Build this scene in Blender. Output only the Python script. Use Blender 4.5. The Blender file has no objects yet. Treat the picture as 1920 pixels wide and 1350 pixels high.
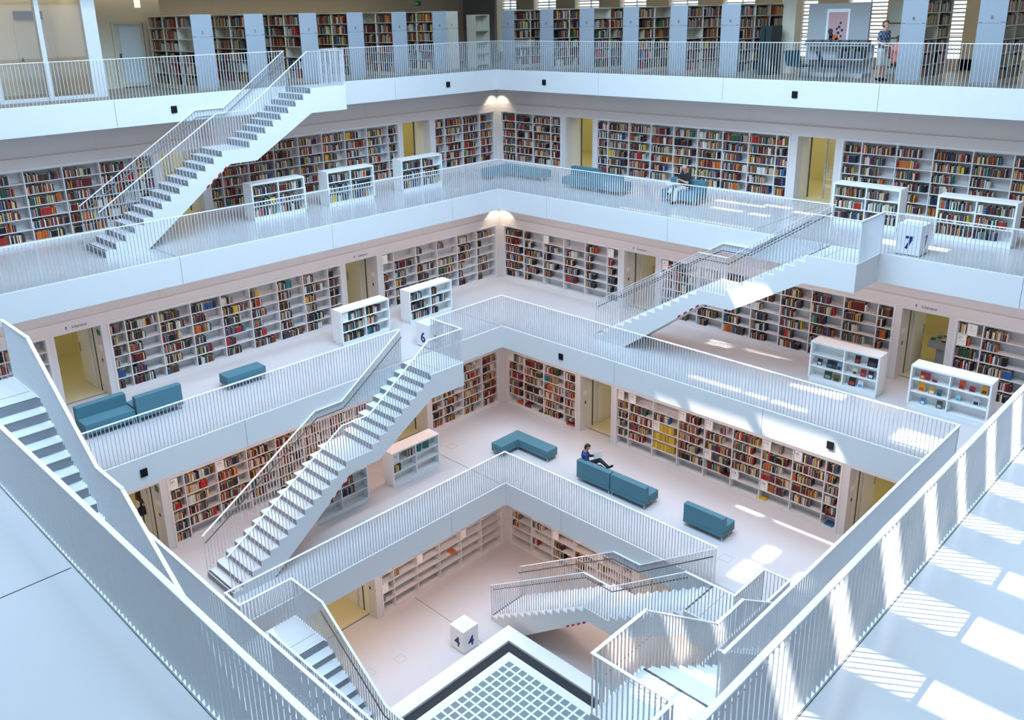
import bpy, bmesh, math, random
import numpy as np
from mathutils import Vector, Matrix
random.seed(7)
sc = bpy.context.scene
COL = sc.collection
R = math.radians

# ------------------------------------------------------------------ camera
CAM = Vector((25.0772, 25.0659, 2.0087))
F_PX, PCX, PCY = 1620.545, 942.183, 554.055
PITCH, YAW, ROLL = R(-17.8878), R(225 - 0.0997), R(-1.1949)
fw = Vector((math.cos(YAW) * math.cos(PITCH), math.sin(YAW) * math.cos(PITCH), math.sin(PITCH)))
rt = fw.cross(Vector((0, 0, 1))).normalized()
up = rt.cross(fw)
rt2 = math.cos(ROLL) * rt + math.sin(ROLL) * up
up2 = -math.sin(ROLL) * rt + math.cos(ROLL) * up
cd = bpy.data.cameras.new('camera')
cam = bpy.data.objects.new('camera', cd)
COL.objects.link(cam)
m = Matrix((rt2, up2, -fw)).transposed().to_4x4()
m.translation = CAM
cam.matrix_world = m
cd.sensor_fit = 'HORIZONTAL'
cd.sensor_width = 36.0
cd.lens = F_PX / 1920 * 36.0
cd.shift_x = (960 - PCX) / 1920
cd.shift_y = (PCY - 675) / 1920
cd.clip_start = 0.05
cd.clip_end = 300
sc.camera = cam

# ------------------------------------------------------------------ world, sun, large lights, exposure
sc.view_settings.view_transform = 'Standard'
sc.view_settings.look = 'None'
sc.view_settings.exposure = 0.2
sc.view_settings.gamma = 1.0
sc.view_settings.use_curve_mapping = False
w = bpy.data.worlds.new('world')
sc.world = w
w.use_nodes = True
bgn = w.node_tree.nodes['Background']
bgn.inputs[0].default_value = (0.62, 0.78, 1.0, 1)
bgn.inputs[1].default_value = 1.2

S = 25.247            # side of the top opening
H = 4.0411            # storey height
SLAB = 0.757
Z = {k: (k - 8) * H for k in range(4, 10)}
A = {8: 0.0, 7: 2.814, 6: 5.388, 5: 7.867}
WL = {8: -6.6, 7: -1.8, 6: 1.17, 5: 3.5, 4: 5.85}
UC = {4: A[5], 5: A[6], 6: A[7], 7: A[8]}      # edge of the slab overhead
HR = 1.1

def add_light(name, kind, loc, energy, color, rot=(0, 0, 0), **kw):
    ld = bpy.data.lights.new(name, kind)
    ld.energy = energy
    ld.color = color
    for k, v in kw.items():
        setattr(ld, k, v)
    o = bpy.data.objects.new(name, ld)
    o.location = loc
    o.rotation_euler = rot
    COL.objects.link(o)
    return o

SUN_DIR = Vector((-0.42, 0.655, -1.0)).normalized()
sun = add_light('sun', 'SUN', (12, 0, 20), 14.0, (1.0, 0.95, 0.88), angle=R(0.5))
sun.rotation_euler = SUN_DIR.to_track_quat('-Z', 'Y').to_euler()
# daylight diffused by the glazed roof over the hall
add_light('skylight', 'AREA', (S / 2, S / 2, 8.7), 5400, (0.51, 0.745, 1.0), shape='SQUARE', size=14.0)

# ------------------------------------------------------------------ materials
def srgb(r, g, b):
    f = lambda c: ((c / 255 + 0.055) / 1.055) ** 2.4 if c / 255 > 0.04045 else c / 255 / 12.92
    return (f(r), f(g), f(b), 1)

MATS = {}
def mat(name, col, rough=0.5, metal=0.0, noise=0.0, nscale=4.0, spec=0.5, bump=0.0, bscale=80.0, emit=None, estr=0.0, objcol=False, attr=None, coat=0.0):
    if name in MATS:
        return MATS[name]
    m = bpy.data.materials.new(name)
    m.use_nodes = True
    nt = m.node_tree
    b = nt.nodes['Principled BSDF']
    b.inputs['Base Color'].default_value = col
    b.inputs['Roughness'].default_value = rough
    b.inputs['Metallic'].default_value = metal
    b.inputs['Specular IOR Level'].default_value = spec
    b.inputs['Coat Weight'].default_value = coat
    tc = nt.nodes.new('ShaderNodeTexCoord')
    if objcol:
        oi = nt.nodes.new('ShaderNodeObjectInfo')
        nt.links.new(oi.outputs['Color'], b.inputs['Base Color'])
    elif attr:
        at = nt.nodes.new('ShaderNodeAttribute')
        at.attribute_name = attr
        nt.links.new(at.outputs['Color'], b.inputs['Base Color'])
    elif noise > 0:
        n = nt.nodes.new('ShaderNodeTexNoise')
        n.inputs['Scale'].default_value = nscale
        n.inputs['Detail'].default_value = 3
        mx = nt.nodes.new('ShaderNodeMixRGB')
        mx.inputs[1].default_value = col
        mx.inputs[2].default_value = tuple(c * (1 - noise) for c in col[:3]) + (1,)
        nt.links.new(tc.outputs['Object'], n.inputs['Vector'])
        nt.links.new(n.outputs['Fac'], mx.inputs[0])
        nt.links.new(mx.outputs[0], b.inputs['Base Color'])
    if bump > 0:
        n2 = nt.nodes.new('ShaderNodeTexNoise')
        n2.inputs['Scale'].default_value = bscale
        bp = nt.nodes.new('ShaderNodeBump')
        bp.inputs['Strength'].default_value = bump
        bp.inputs['Distance'].default_value = 0.01
        nt.links.new(tc.outputs['Object'], n2.inputs['Vector'])
        nt.links.new(n2.outputs['Fac'], bp.inputs['Height'])
        nt.links.new(bp.outputs['Normal'], b.inputs['Normal'])
    if emit:
        b.inputs['Emission Color'].default_value = emit
        b.inputs['Emission Strength'].default_value = estr
    MATS[name] = m
    return m

M_FASCIA = mat('white_plaster', (0.70, 0.695, 0.69, 1), 0.6, noise=0.03, nscale=1.5)
M_WALL = mat('wall_paint', (0.66, 0.645, 0.64, 1), 0.7, noise=0.04, nscale=1.0)
M_FLOOR = mat('sealed_floor', (0.62, 0.605, 0.61, 1), 0.2, noise=0.06, nscale=0.6, spec=0.6)
M_FLOOR8 = mat('pale_wood_floor', (0.27, 0.23, 0.18, 1), 0.4, noise=0.1, nscale=2)  # brown cast of the warm lamps painted into the floor colour
M_RAIL = mat('rail_lacquer_lit', (0.90, 0.90, 0.91, 1), 0.35, noise=0.02)  # lit copy of the white lacquer, brightened as if lit from above
M_BAL = mat('baluster_lacquer_shaded', (0.66, 0.67, 0.69, 1), 0.4, noise=0.02)  # shaded copy of the rail lacquer, shade on the bars painted in
M_SHELF = mat('shelf_lacquer', (0.73, 0.715, 0.71, 1), 0.5, noise=0.02)
M_CASE = mat('bookcase_lacquer', (0.84, 0.85, 0.85, 1), 0.45, noise=0.02)
M_RISER = mat('riser_shade_grey', (0.28, 0.30, 0.33, 1), 0.6, noise=0.05)  # shade on the white stair's risers painted in as darker grey
M_TREAD = mat('tread_white', (0.76, 0.77, 0.78, 1), 0.45, noise=0.03)
M_STEEL = mat('brushed_steel', (0.55, 0.55, 0.55, 1), 0.25, metal=1.0, noise=0.05)
M_DSTEEL = mat('dark_steel', (0.16, 0.15, 0.145, 1), 0.35, metal=0.7, noise=0.05)
M_DARK = mat('dark_joint', (0.08, 0.085, 0.09, 1), 0.8, noise=0.1)
M_BLACK = mat('black_plastic', (0.006, 0.006, 0.007, 1), 0.8, noise=0.1, spec=0.2)
M_TEAL = mat('teal_upholstery', srgb(76, 122, 136), 0.75, noise=0.12, nscale=6, bump=0.15, bscale=250)
M_OCHRE = mat('plaster_lamp_tint', (0.74, 0.68, 0.40, 1), 0.7, noise=0.05, nscale=1)  # yellow of the room lamps painted into off-white plaster
M_YLITF = mat('ochre_floor', (0.66, 0.59, 0.38, 1), 0.4, noise=0.06, nscale=1)  # gallery floor carried on, lamp yellow painted into its colour
M_BEIGE = mat('beige_plaster', (0.66, 0.60, 0.46, 1), 0.7, noise=0.05, nscale=1)
M_LIME = mat('lime_glass_door', (0.62, 0.60, 0.20, 1), 0.25, noise=0.05, nscale=1)
M_DOORW = mat('door_lacquer', (0.76, 0.73, 0.68, 1), 0.5, noise=0.03)
M_BLUE = mat('blue_print', srgb(20, 35, 110), 0.5, noise=0.05)
M_INK = mat('ink', (0.03, 0.035, 0.05, 1), 0.6, noise=0.05)
M_CARD = mat('sign_card', (0.84, 0.83, 0.80, 1), 0.6, noise=0.03)
M_RED = mat('hazard_red', srgb(165, 20, 30), 0.5, noise=0.05)
M_GRAVEL = mat('dark_gravel', (0.035, 0.045, 0.052, 1), 0.8, noise=0.5, nscale=30, bump=0.6, bscale=60)
M_RIM = mat('rim_white', (0.88, 0.88, 0.86, 1), 0.5, noise=0.03)
M_GBLOCK = mat('glass_block', srgb(138, 158, 160), 0.12, noise=0.25, nscale=3, coat=0.4)
M_PAGES = mat('paper_pages', (0.72, 0.62, 0.45, 1), 0.9, noise=0.1)
M_BOOK = mat('book_cover', (1, 1, 1, 1), 0.55, objcol=True)
M_BOOKS = mat('book_rows', (1, 1, 1, 1), 0.55, attr='Col')
M_PANEL8 = mat('grey_end_panel', (0.33, 0.36, 0.40, 1), 0.55, noise=0.02)
M_CREAMSH = mat('cream_shelf', (0.60, 0.56, 0.46, 1), 0.5, noise=0.03)
M_SKIN = mat('skin', srgb(205, 150, 125), 0.5, noise=0.05)
M_HAIR = mat('dark_hair', (0.012, 0.010, 0.009, 1), 0.5, noise=0.2)
M_HAIRB = mat('brown_hair', (0.06, 0.03, 0.018, 1), 0.5, noise=0.2)
M_NAVY = mat('navy_cloth', (0.012, 0.018, 0.035, 1), 0.8, noise=0.2, nscale=20)
M_BLK = mat('black_cloth', (0.012, 0.012, 0.016, 1), 0.8, noise=0.2, nscale=20)
M_LTROU = mat('pale_trousers', (0.62, 0.64, 0.66, 1), 0.8, noise=0.1, nscale=20)
M_SHORT = mat('pale_shorts', (0.48, 0.46, 0.42, 1), 0.8, noise=0.1, nscale=20)
M_CORAL = mat('coral_cloth', srgb(225, 130, 120), 0.8, noise=0.1, nscale=20)
M_BROWN = mat('brown_cloth', (0.10, 0.035, 0.015, 1), 0.8, noise=0.2, nscale=20)
M_GREYD = mat('dark_grey', (0.10, 0.105, 0.11, 1), 0.6, noise=0.1)
M_GREYL = mat('light_grey_panel', (0.42, 0.42, 0.42, 1), 0.6, noise=0.04)
M_DTEAL = mat('dark_teal', srgb(20, 60, 75), 0.7, noise=0.1)
M_GREEN = mat('leaf_green', srgb(70, 140, 35), 0.6, noise=0.3, nscale=20)
M_WOODT = mat('pale_table', (0.75, 0.66, 0.45, 1), 0.4, noise=0.06)

def checked(name, c1, c2, scale):
    m = mat(name, c1, 0.85)
    nt = m.node_tree
    b = nt.nodes['Principled BSDF']
    tc = nt.nodes.new('ShaderNodeTexCoord')
    ch = nt.nodes.new('ShaderNodeTexChecker')
    ch.inputs['Scale'].default_value = scale
    ch.inputs['Color1'].default_value = c1
    ch.inputs['Color2'].default_value = c2
    nt.links.new(tc.outputs['Object'], ch.inputs['Vector'])
    nt.links.new(ch.outputs['Color'], b.inputs['Base Color'])
    return m
M_CHECKB = checked('blue_checked_shirt', srgb(45, 75, 140), srgb(20, 30, 65), 14)
M_CHECKG = checked('grey_checked_shirt', srgb(120, 130, 145), srgb(35, 45, 75), 14)

def glass_mat():
    m = bpy.data.materials.new('clear_glass')
    m.use_nodes = True
    nt = m.node_tree
    b = nt.nodes['Principled BSDF']
    out = nt.nodes['Material Output']
    tr = nt.nodes.new('ShaderNodeBsdfTransparent')
    gl = nt.nodes.new('ShaderNodeBsdfGlossy')
    gl.inputs['Roughness'].default_value = 0.03
    mx = nt.nodes.new('ShaderNodeMixShader')
    mx.inputs[0].default_value = 0.10
    nt.links.new(tr.outputs[0], mx.inputs[1])
    nt.links.new(gl.outputs[0], mx.inputs[2])
    nt.links.new(mx.outputs[0], out.inputs['Surface'])
    return m
M_GLASS = glass_mat()
M_FROST = mat('frosted_glass', (0.62, 0.70, 0.72, 1), 0.35, noise=0.08, nscale=2)

# ------------------------------------------------------------------ geometry helpers
MAPS = {'L': lambda u, v: (u, v), 'R': lambda u, v: (v, S - u), 'NR': lambda u, v: (S - u, S - v),
        'NL': lambda u, v: (S - v, u), 'Rm': lambda u, v: (v, u), 'W': lambda u, v: (u, v)}

class MB:
    """collects boxes and prisms in one mesh; coordinates are (u, v, z) of a side"""
    def __init__(self, side='W', origin=(0, 0, 0)):
        self.v, self.f, self.mi = [], [], []
        self.map = MAPS[side]
        self.o = origin
        self.flip = side == 'Rm'
    def pt(self, u, v, z):
        x, y = self.map(u, v)
        return (x - self.o[0], y - self.o[1], z - self.o[2])
    def box(self, u0, u1, v0, v1, z0, z1, mi=0):
        b = len(self.v)
        for zz in (z0, z1):
            for (uu, vv) in ((u0, v0), (u1, v0), (u1, v1), (u0, v1)):
                self.v.append(self.pt(uu, vv, zz))
        fs = [(0, 3, 2, 1), (4, 5, 6, 7), (0, 1, 5, 4), (1, 2, 6, 5), (2, 3, 7, 6), (3, 0, 4, 7)]
        for f in fs:
            f = tuple(b + i for i in f)
            self.f.append(f[::-1] if self.flip else f)
            self.mi.append(mi)
        return self
    def prism(self, poly, v0, v1, mi=0, side_mi=None):
        """polygon in (u, z), counter-clockwise seen from -v, extruded v0..v1"""
        n = len(poly)
        b = len(self.v)
        for vv in (v0, v1):
            for (uu, zz) in poly:
                self.v.append(self.pt(uu, vv, zz))
        fl = self.flip
        fr = tuple(b + i for i in range(n))
        bk = tuple(b + n + i for i in range(n - 1, -1, -1))
        self.f += [fr[::-1], bk[::-1]] if fl else [fr, bk]
        self.mi += [mi, mi]
        for i in range(n):
            j = (i + 1) % n
            f = (b + i, b + n + i, b + n + j, b + j)
            self.f.append(f[::-1] if fl else f)
            self.mi.append(side_mi[i] if side_mi else mi)
        return self
    def sweep(self, pts, hw, hh, mi=0, lift=0.0):
        """flat bar along points (u, v, z), half width hw, half height hh"""
        P = [Vector(self.pt(*p)) for p in pts]
        for si, (a, c) in enumerate(zip(P[:-1], P[1:])):
            hv = hh - 0.0009 * (si % 2) - lift
            d = (c - a)
            if d.length < 1e-5:
                continue
            d.normalize()
            a2, c2 = a - d * hw * 0.9, c + d * hw * 0.9
            s = d.cross(Vector((0, 0, 1)))
            if s.length < 1e-4:
                s = Vector((1, 0, 0))
            s.normalize()
            n = s.cross(d).normalized()
            b = len(self.v)
            for q in (a2, c2):
                for (i, j) in ((-1, -1), (1, -1), (1, 1), (-1, 1)):
                    self.v.append(tuple(q + s * hw * i + n * hv * j))
            for f in [(0, 1, 2, 3), (7, 6, 5, 4), (0, 4, 5, 1), (1, 5, 6, 2), (2, 6, 7, 3), (3, 7, 4, 0)]:
                self.f.append(tuple(b + i for i in f))
                self.mi.append(mi)
        return self
    def cyl(self, c, r, z0, z1, n=16, mi=0, r2=None):
        b = len(self.v)
        r2 = r if r2 is None else r2
        for (zz, rr) in ((z0, r), (z1, r2)):
            for i in range(n):
                t = 2 * math.pi * i / n
                x, y, q = self.pt(c[0], c[1], zz)
                self.v.append((x + rr * math.cos(t), y + rr * math.sin(t), q))
        self.f.append(tuple(b + i for i in range(n - 1, -1, -1)))
        self.f.append(tuple(b + n + i for i in range(n)))
        self.mi += [mi, mi]
        for i in range(n):
            j = (i + 1) % n
            self.f.append((b + i, b + j, b + n + j, b + n + i))
            self.mi.append(mi)
        return self
    def mesh(self, name, mats):
        me = bpy.data.meshes.new(name)
        me.from_pydata(self.v, [], self.f)
        for mm in (mats if isinstance(mats, (list, tuple)) else [mats]):
            me.materials.append(mm)
        if isinstance(mats, (list, tuple)) and len(mats) > 1:
            me.polygons.foreach_set('material_index', self.mi)
        return me
    def build(self, name, mats, parent=None, bevel=0.0):
        me = self.mesh(name, mats)
        o = bpy.data.objects.new(name, me)
        o.location = self.o if parent is None else (Vector(self.o) - abs_loc(parent))
        link(o, parent)
        if bevel:
            md = o.modifiers.new('bevel', 'BEVEL')
            md.width = bevel
            md.segments = 3
            md.limit_method = 'ANGLE'
        return o

def abs_loc(o):
    v = Vector(o.location)
    while o.parent:
        o = o.parent
        v += Vector(o.location)
    return v

def link(o, parent=None):
    COL.objects.link(o)
    if parent is not None:
        o.parent = parent
    return o

def tag(o, label=None, cat=None, group=None, kind=None):
    if label: o['label'] = label
    if cat: o['category'] = cat
    if group: o['group'] = group
    if kind: o['kind'] = kind
    return o

def thing(name, loc, label, cat, group=None, kind=None, rz=0):
    o = bpy.data.objects.new(name, None)
    o.empty_display_size = 0.2
    o.location = loc
    o.rotation_euler[2] = rz
    COL.objects.link(o)
    return tag(o, label, cat, group, kind)

def inst(name, me, parent, loc, rz=0, scale=None):
    o = bpy.data.objects.new(name, me)
    o.location = loc
    if rz: o.rotation_euler[2] = rz
    if scale: o.scale = scale
    return link(o, parent)

def tube(name, pts, r, m, parent=None, n=8):
    """round tube mesh through points, local to parent's location"""
    P = [Vector(p) for p in pts]
    off = abs_loc(parent) if parent else Vector((0, 0, 0))
    vs, fs = [], []
    for i, p in enumerate(P):
        d = (P[min(i + 1, len(P) - 1)] - P[max(i - 1, 0)]).normalized()
        s = d.cross(Vector((0, 0, 1)))
        if s.length < 1e-3: s = Vector((1, 0, 0))
        s.normalize()
        t = s.cross(d)
        for k in range(n):
            a = 2 * math.pi * k / n
            vs.append(tuple(p - off + (s * math.cos(a) + t * math.sin(a)) * r))
    for i in range(len(P) - 1):
        for k in range(n):
            fs.append((i * n + k, i * n + (k + 1) % n, (i + 1) * n + (k + 1) % n, (i + 1) * n + k))
    fs.append(tuple(range(n - 1, -1, -1)))
    fs.append(tuple((len(P) - 1) * n + k for k in range(n)))
    me = bpy.data.meshes.new(name)
    me.from_pydata(vs, [], fs)
    me.materials.append(m)
    o = bpy.data.objects.new(name, me)
    return link(o, parent)

def text_part(name, body, size, loc, rot, m, parent, align='CENTER'):
    cu = bpy.data.curves.new(name, 'FONT')
    cu.body = body
    cu.size = size
    cu.align_x = align
    cu.align_y = 'CENTER'
    cu.extrude = 0.001
    cu.materials.append(m)
    o = bpy.data.objects.new(name, cu)
    o.location = Vector(loc) - (abs_loc(parent) if parent else Vector())
    o.rotation_euler = rot
    TEXTS.append(o)
    return link(o, parent)
TEXTS = []

LNAME = {8: 'topmost gallery', 7: 'second gallery', 6: 'third gallery', 5: 'fourth gallery', 4: 'lowest floor'}
SNAME = {'L': 'left', 'R': 'right', 'Rm': 'right', 'NL': 'near left', 'NR': 'near right'}
FACE = {'L': (R(90), 0, R(180)), 'Rm': (R(90), 0, R(90))}    # text facing the hall

# ------------------------------------------------------------------ structure: floors, fascias, roof
OUT = -9.0
def ring(mb, i0, o0, z0, z1, mi=0):
    """square ring around the hall: opening edge i0 (distance from the origin corner), outer edge o0"""
    i1, o1 = S - i0, S - o0
    mb.box(o0, o1, o0, i0, z0, z1, mi)
    mb.box(o0, o1, i1, o1, z0, z1, mi)
    mb.box(o0, i0, i0, i1, z0, z1, mi)
    mb.box(i1, o1, i0, i1, z0, z1, mi)

U0, U1 = 8.5, 9.83
RISE, TR = H / 23, 0.285
UL0 = U1 + 8 * TR
UL1 = UL0 + 0.92
UE = UL1 + 13 * TR
SW = 1.4
STAIRS = {8: ('L',), 7: ('R', 'NL'), 6: ('L', 'NR'), 5: ('R', 'NL')}

for k in (8, 7, 6, 5):
    a = A[k]
    mb = MB()
    fl_out = WL[k] - 0.5 if k < 8 else OUT
    ring(mb, a - 0.03, fl_out, Z[k] - SLAB, Z[k])
    fo = mb.build('floor', M_FLOOR if k < 8 else M_FLOOR8)
    tag(fo, 'pale sealed floor slab of the ' + LNAME[k], 'floor', kind='structure')
    if k < 8:
        mb = MB()
        ring(mb, fl_out, OUT, Z[k] - SLAB, Z[k])
        tag(mb.build('floor', M_YLITF), 'ochre floor of the rooms behind the ' + LNAME[k], 'floor', kind='structure')
    # edge panels with open joints
    cuts = [a] + [c for c in (5.15, 10.2, 15.15, 20.1) if a + 0.8 < c < S - a - 0.8] + [S - a]
    for sd in ('L', 'R', 'NR', 'NL'):
        for c0, c1 in zip(cuts[:-1], cuts[1:]):
            g0 = c0 + (0.006 if c0 != a else 0.0)
            g1 = c1 - (0.006 if c1 != S - a else 0.03)
            if sd in ('R', 'NL'):
                g0, g1 = S - g1 if True else g0, S - g0
                g0, g1 = min(g0, g1), max(g0, g1)
            MB(sd).box(g0, g1, a - 0.029, a, Z[k] - SLAB - 0.01, Z[k]).build('edge_panel', M_FASCIA, fo)
        # thin metal kerb on which the balusters stand
        MB(sd).box(a + 0.0, S - a - 0.0, a - 0.075, a - 0.068, Z[k], Z[k] + 0.004).build('drain_slot', M_DARK, fo)

# joints in the sealed floors
def joint(fo_name, side, lev, u, v0, v1):
    o = MB(side).box(u - 0.008, u + 0.008, v0, v1, Z[lev], Z[lev] + 0.003).build('floor_joint', M_DARK)
    o.parent = FL[lev]
    return o
FL = {}
for o in list(COL.objects):
    if o.name.startswith('floor') and o.get('kind') == 'structure' and 'pale' in o['label']:
        for k in LNAME:
            if o['label'].endswith(LNAME[k]):
                FL[k] = o

# lowest floor with the roof light set into it
PIT0, PITW = 9.46, 0.48
mb = MB()
ring(mb, PIT0, WL[4] - 0.5, Z[4] - 0.5, Z[4])
FL[4] = tag(mb.build('floor', M_FLOOR), 'pale sealed floor of the lowest storey around the glass block panel', 'floor', kind='structure')
mb = MB()
ring(mb, WL[4] - 0.5, OUT, Z[4] - 0.5, Z[4])
tag(mb.build('floor', M_YLITF), 'ochre floor of the room behind the lowest storey', 'floor', kind='structure')
for (sd, lev, u, v0, v1) in [('L', 4, 10.2, WL[4] + 0.02, PIT0), ('Rm', 4, 12.6, WL[4], PIT0), ('L', 5, 8.0, WL[5], A[5] - 0.1), ('L', 7, 15.2, WL[7], A[7] - .1),
                             ('NL', 7, 15.3, A[7] - 4, A[7] - 0.1), ('Rm', 7, 13.0, WL[7], A[7] - .1), ('L', 6, 5.4, WL[6], A[6] - .1)]:
    joint('j', sd, lev, u, v0, v1)
for (sd, lev, u, v) in [('L', 5, 11.0, 4.9), ('L', 4, 12.2, 7.6), ('L', 4, 13.2, 7.4), ('Rm', 5, 14.9, 6.5), ('Rm', 4, 13.4, 7.8), ('L', 5, 7.2, 4.6)]:
    m2 = MB(sd)
    for (p, q, r_, s_) in ((0, .3, 0, .006), (0, .3, .294, .3), (0, .006, 0, .3), (.294, .3, 0, .3)):
        m2.box(u + p, u + q, v + r_, v + s_, Z[lev], Z[lev] + 0.003)
    m2.build('floor_hatch', M_RISER, FL[lev])

# upper storey ceiling, walls over it, added unseen roof plate, slots shaped to cast the sun patches
mb = MB()
ring(mb, -0.4, OUT, 3.3, 4.04)
tag(mb.build('ceiling', M_BEIGE), 'pale ceiling over the topmost gallery', 'ceiling', kind='structure')
mb = MB()
ring(mb, -0.4, -0.8, 4.04, 9.0)
tag(mb.build('wall_upper', M_FASCIA), 'white wall above the topmost gallery', 'wall', kind='structure')
SLOTS = []   # x, y0, y1, width
for i, x in enumerate((24.4, 23.25, 22.05, 20.95, 19.95, 18.85, 17.75, 16.65, 15.55, 14.45, 13.35)):
    SLOTS.append((x, 13.1 + (i % 3) * .12, 16.6, (0.30, .34, .44, .34, .26, .34, .4, .3, .36, .3, .4)[i]))
SLOTS += [(5.03, 1.36, 3.16, .2), (6.1, 1.86, 2.96, .2), (4.7, 3.0, 3.9, .22), (6.16, 3.26, 3.9, .25), (5.07, 4.2, 4.9, .25), (7.98, -1.2, 1.2, .14), (7.98, 1.5, 4.5, .14),
          (9.17, .2, 1.0, .4), (8.99, 1.4, 2.9, .16), (11.97, 1.3, 2.9, .2), (11.97, 3.1, 3.7, .2), (11.97, 3.9, 4.85, .22),
          (12.94, .1, .9, .14), (12.88, 1.3, 3.2, .14), (12.8, 3.6, 5.8, .2), (14.6, 1.75, 2.1, .75), (15.7, 1.67, 2.05, 1.0), (15.1, 3.0, 3.5, .7),
          (10.4, 3.75, 5.2, .5), (22.9, 7.5, 8.4, .5), (21.6, 6.9, 7.9, .4), (20.5, 6.6, 7.3, .3), (11.7, 7.1, 8.2, .9), (7.0, 7.6, 9.4, .5), (3.6, 6.0, 6.3, .2), (4.2, 12.0, 12.3, .12)]
ZR = 9.0
rects = [(x - w_ / 2 + .42 * (ZR - 9), x + w_ / 2 + .42 * (ZR - 9), y0 - .655 * (ZR - 9), y1 - .655 * (ZR - 9)) for (x, y0, y1, w_) in SLOTS]
xs = sorted({-3.3, S + 3.3} | {r[0] for r in rects} | {r[1] for r in rects})
mb = MB()
for x0, x1 in zip(xs[:-1], xs[1:]):
    cx = (x0 + x1) / 2
    op = sorted((r[2], r[3]) for r in rects if r[0] < cx < r[1])
    y = -5.0
    for (a0, a1) in op:
        if a0 > y:
            mb.box(x0, x1, y, a0, ZR, ZR + .03)
        y = max(y, a1)
    mb.box(x0, x1, y, S + 3.2, ZR, ZR + .03)
tag(mb.build('ceiling_sun_mask', M_FASCIA), 'unseen roof plate added over the hall, slotted to shape sun patches', 'roof', kind='structure')

# ------------------------------------------------------------------ walls with niches for the shelves and door openings
HEAD, BAND = 2.16, 2.50
RUNS = {7: [(-1.55, 1.8), (3.7, 11.7), (13.52, 22.6)], 6: [(1.42, 7.1), (8.91, 16.7), (18.38, 23.6)],
        5: [(3.78, 7.1), (8.91, 16.65), (18.4, 21.4)], 4: [(6.1, 11.45), (14.7, 19.1)]}
DOORS = {7: [(2.08, 3.47), (12.0, 13.27)], 6: [(7.35, 8.68), (16.93, 18.16)], 5: [(7.32, 8.67), (16.91, 18.16)], 4: [(11.72, 14.4)]}
for k in (7, 6, 5, 4):
    wv, z = WL[k], Z[k]
    for sd in ('L', 'Rm'):
        mb = MB(sd)
        edges = sorted([(a, b) for a, b in RUNS[k]] + DOORS[k])
        u_end = S - wv
        pos = wv
        dp = 0.4
        for (e0, e1) in edges:
            lo = max(pos, wv)
            if k in (7, 6, 5, 4) and pos == wv and sd == 'Rm':
                lo = wv           # inner corner belongs to both sides
            mb.box(lo if pos != wv else wv - (dp if sd == 'L' else 0), e0, wv - dp, wv, z, z + HEAD)
            pos = e1
        mb.box(pos, u_end, wv - dp, wv, z, z + HEAD)
        mb.box(wv - (dp if sd == 'L' else 0), u_end, wv - dp, wv, z + HEAD, z + BAND)
        mb.box(wv - (dp if sd == 'L' else 0.05), u_end, wv - dp, wv - 0.05, z + BAND, z + H - SLAB)
        for c in (5.15, 10.2, 15.15, 20.1):
            mb.box(c - 0.035, c - 0.025, wv - .06, wv - 0.044, z + BAND, z + H - SLAB)
            mb.box(c + 0.025, c + 0.035, wv - .06, wv - 0.044, z + BAND, z + H - SLAB)
        wo = mb.build('wall_' + SNAME[sd], M_WALL)
        tag(wo, 'white %s wall with shelf niches behind the %s' % (SNAME[sd], LNAME[k]), 'wall', kind='structure')
        # room behind: back wall
        mb = MB(sd)
        mb.box(wv - 4.4, u_end, wv - 4.6, wv - 4.4, z, z + H - SLAB)
        tag(mb.build('wall_back_' + SNAME[sd], M_OCHRE), '%s wall painted lamp-light yellow, room behind the %s' % (SNAME[sd], LNAME[k]), 'wall', kind='structure')
        # plain near wall (opposite side)
        opp = {'L': 'NR', 'Rm': 'NL'}[sd]
        mb = MB(opp)
        mb.box(wv, u_end, wv - 0.3, wv, z, z + H - SLAB)
        tag(mb.build('wall_' + SNAME[opp].replace(' ', '_'), M_WALL), 'white %s wall behind the %s' % (SNAME[opp], LNAME[k]), 'wall', kind='structure')

# ------------------------------------------------------------------ lamps of the galleries and of the rooms behind
WARM = (1.0, 0.68, 0.56)
YEL = (1.0, 0.86, 0.42)
GAL_W = {7: 58, 6: 118, 5: 132, 4: 100}
for k in (7, 6, 5, 4):
    wv, uc, zc = WL[k], UC[k], Z[k] + H - SLAB - 0.03
    ln = S - 2 * uc
    cx = S / 2
    vm = (wv + uc) / 2 + 0.45
    add_light('gallery_lamp', 'AREA', (cx, vm, zc), GAL_W[k], WARM, shape='RECTANGLE', size=ln, size_y=0.25)
    add_light('gallery_lamp', 'AREA', (vm, cx, zc), GAL_W[k], WARM, rot=(0, 0, R(90)), shape='RECTANGLE', size=ln, size_y=0.25)
    add_light('room_lamp', 'AREA', (cx, wv - 2.4, zc), 210 if k == 7 else 85, (1.0, 0.93, 0.5) if k == 7 else YEL, shape='RECTANGLE', size=ln + 4, size_y=0.8)
    add_light('room_lamp', 'AREA', (wv - 2.4, cx, zc), 210 if k == 7 else 85, (1.0, 0.93, 0.5) if k == 7 else YEL, rot=(0, 0, R(90)), shape='RECTANGLE', size=ln + 4, size_y=0.8)
for k in (7, 6):
    wv = WL[k]
    o = add_light('corner_spot', 'SPOT', (wv + 0.28, wv + 0.28, Z[k] + H - SLAB - 0.12), 70, (1.0, 0.80, 0.6), spot_size=R(95), spot_blend=0.5, shadow_soft_size=0.03)
    mb = MB('W', (wv + 0.28, wv + 0.28, Z[k] + H - SLAB))
    mb.cyl((wv + .28, wv + .28), 0.05, Z[k] + H - SLAB - 0.1, Z[k] + H - SLAB)
    tag(mb.build('downlight', M_GREYD), 'small dark ceiling downlight in the wall corner of the ' + LNAME[k], 'lamp')
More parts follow.
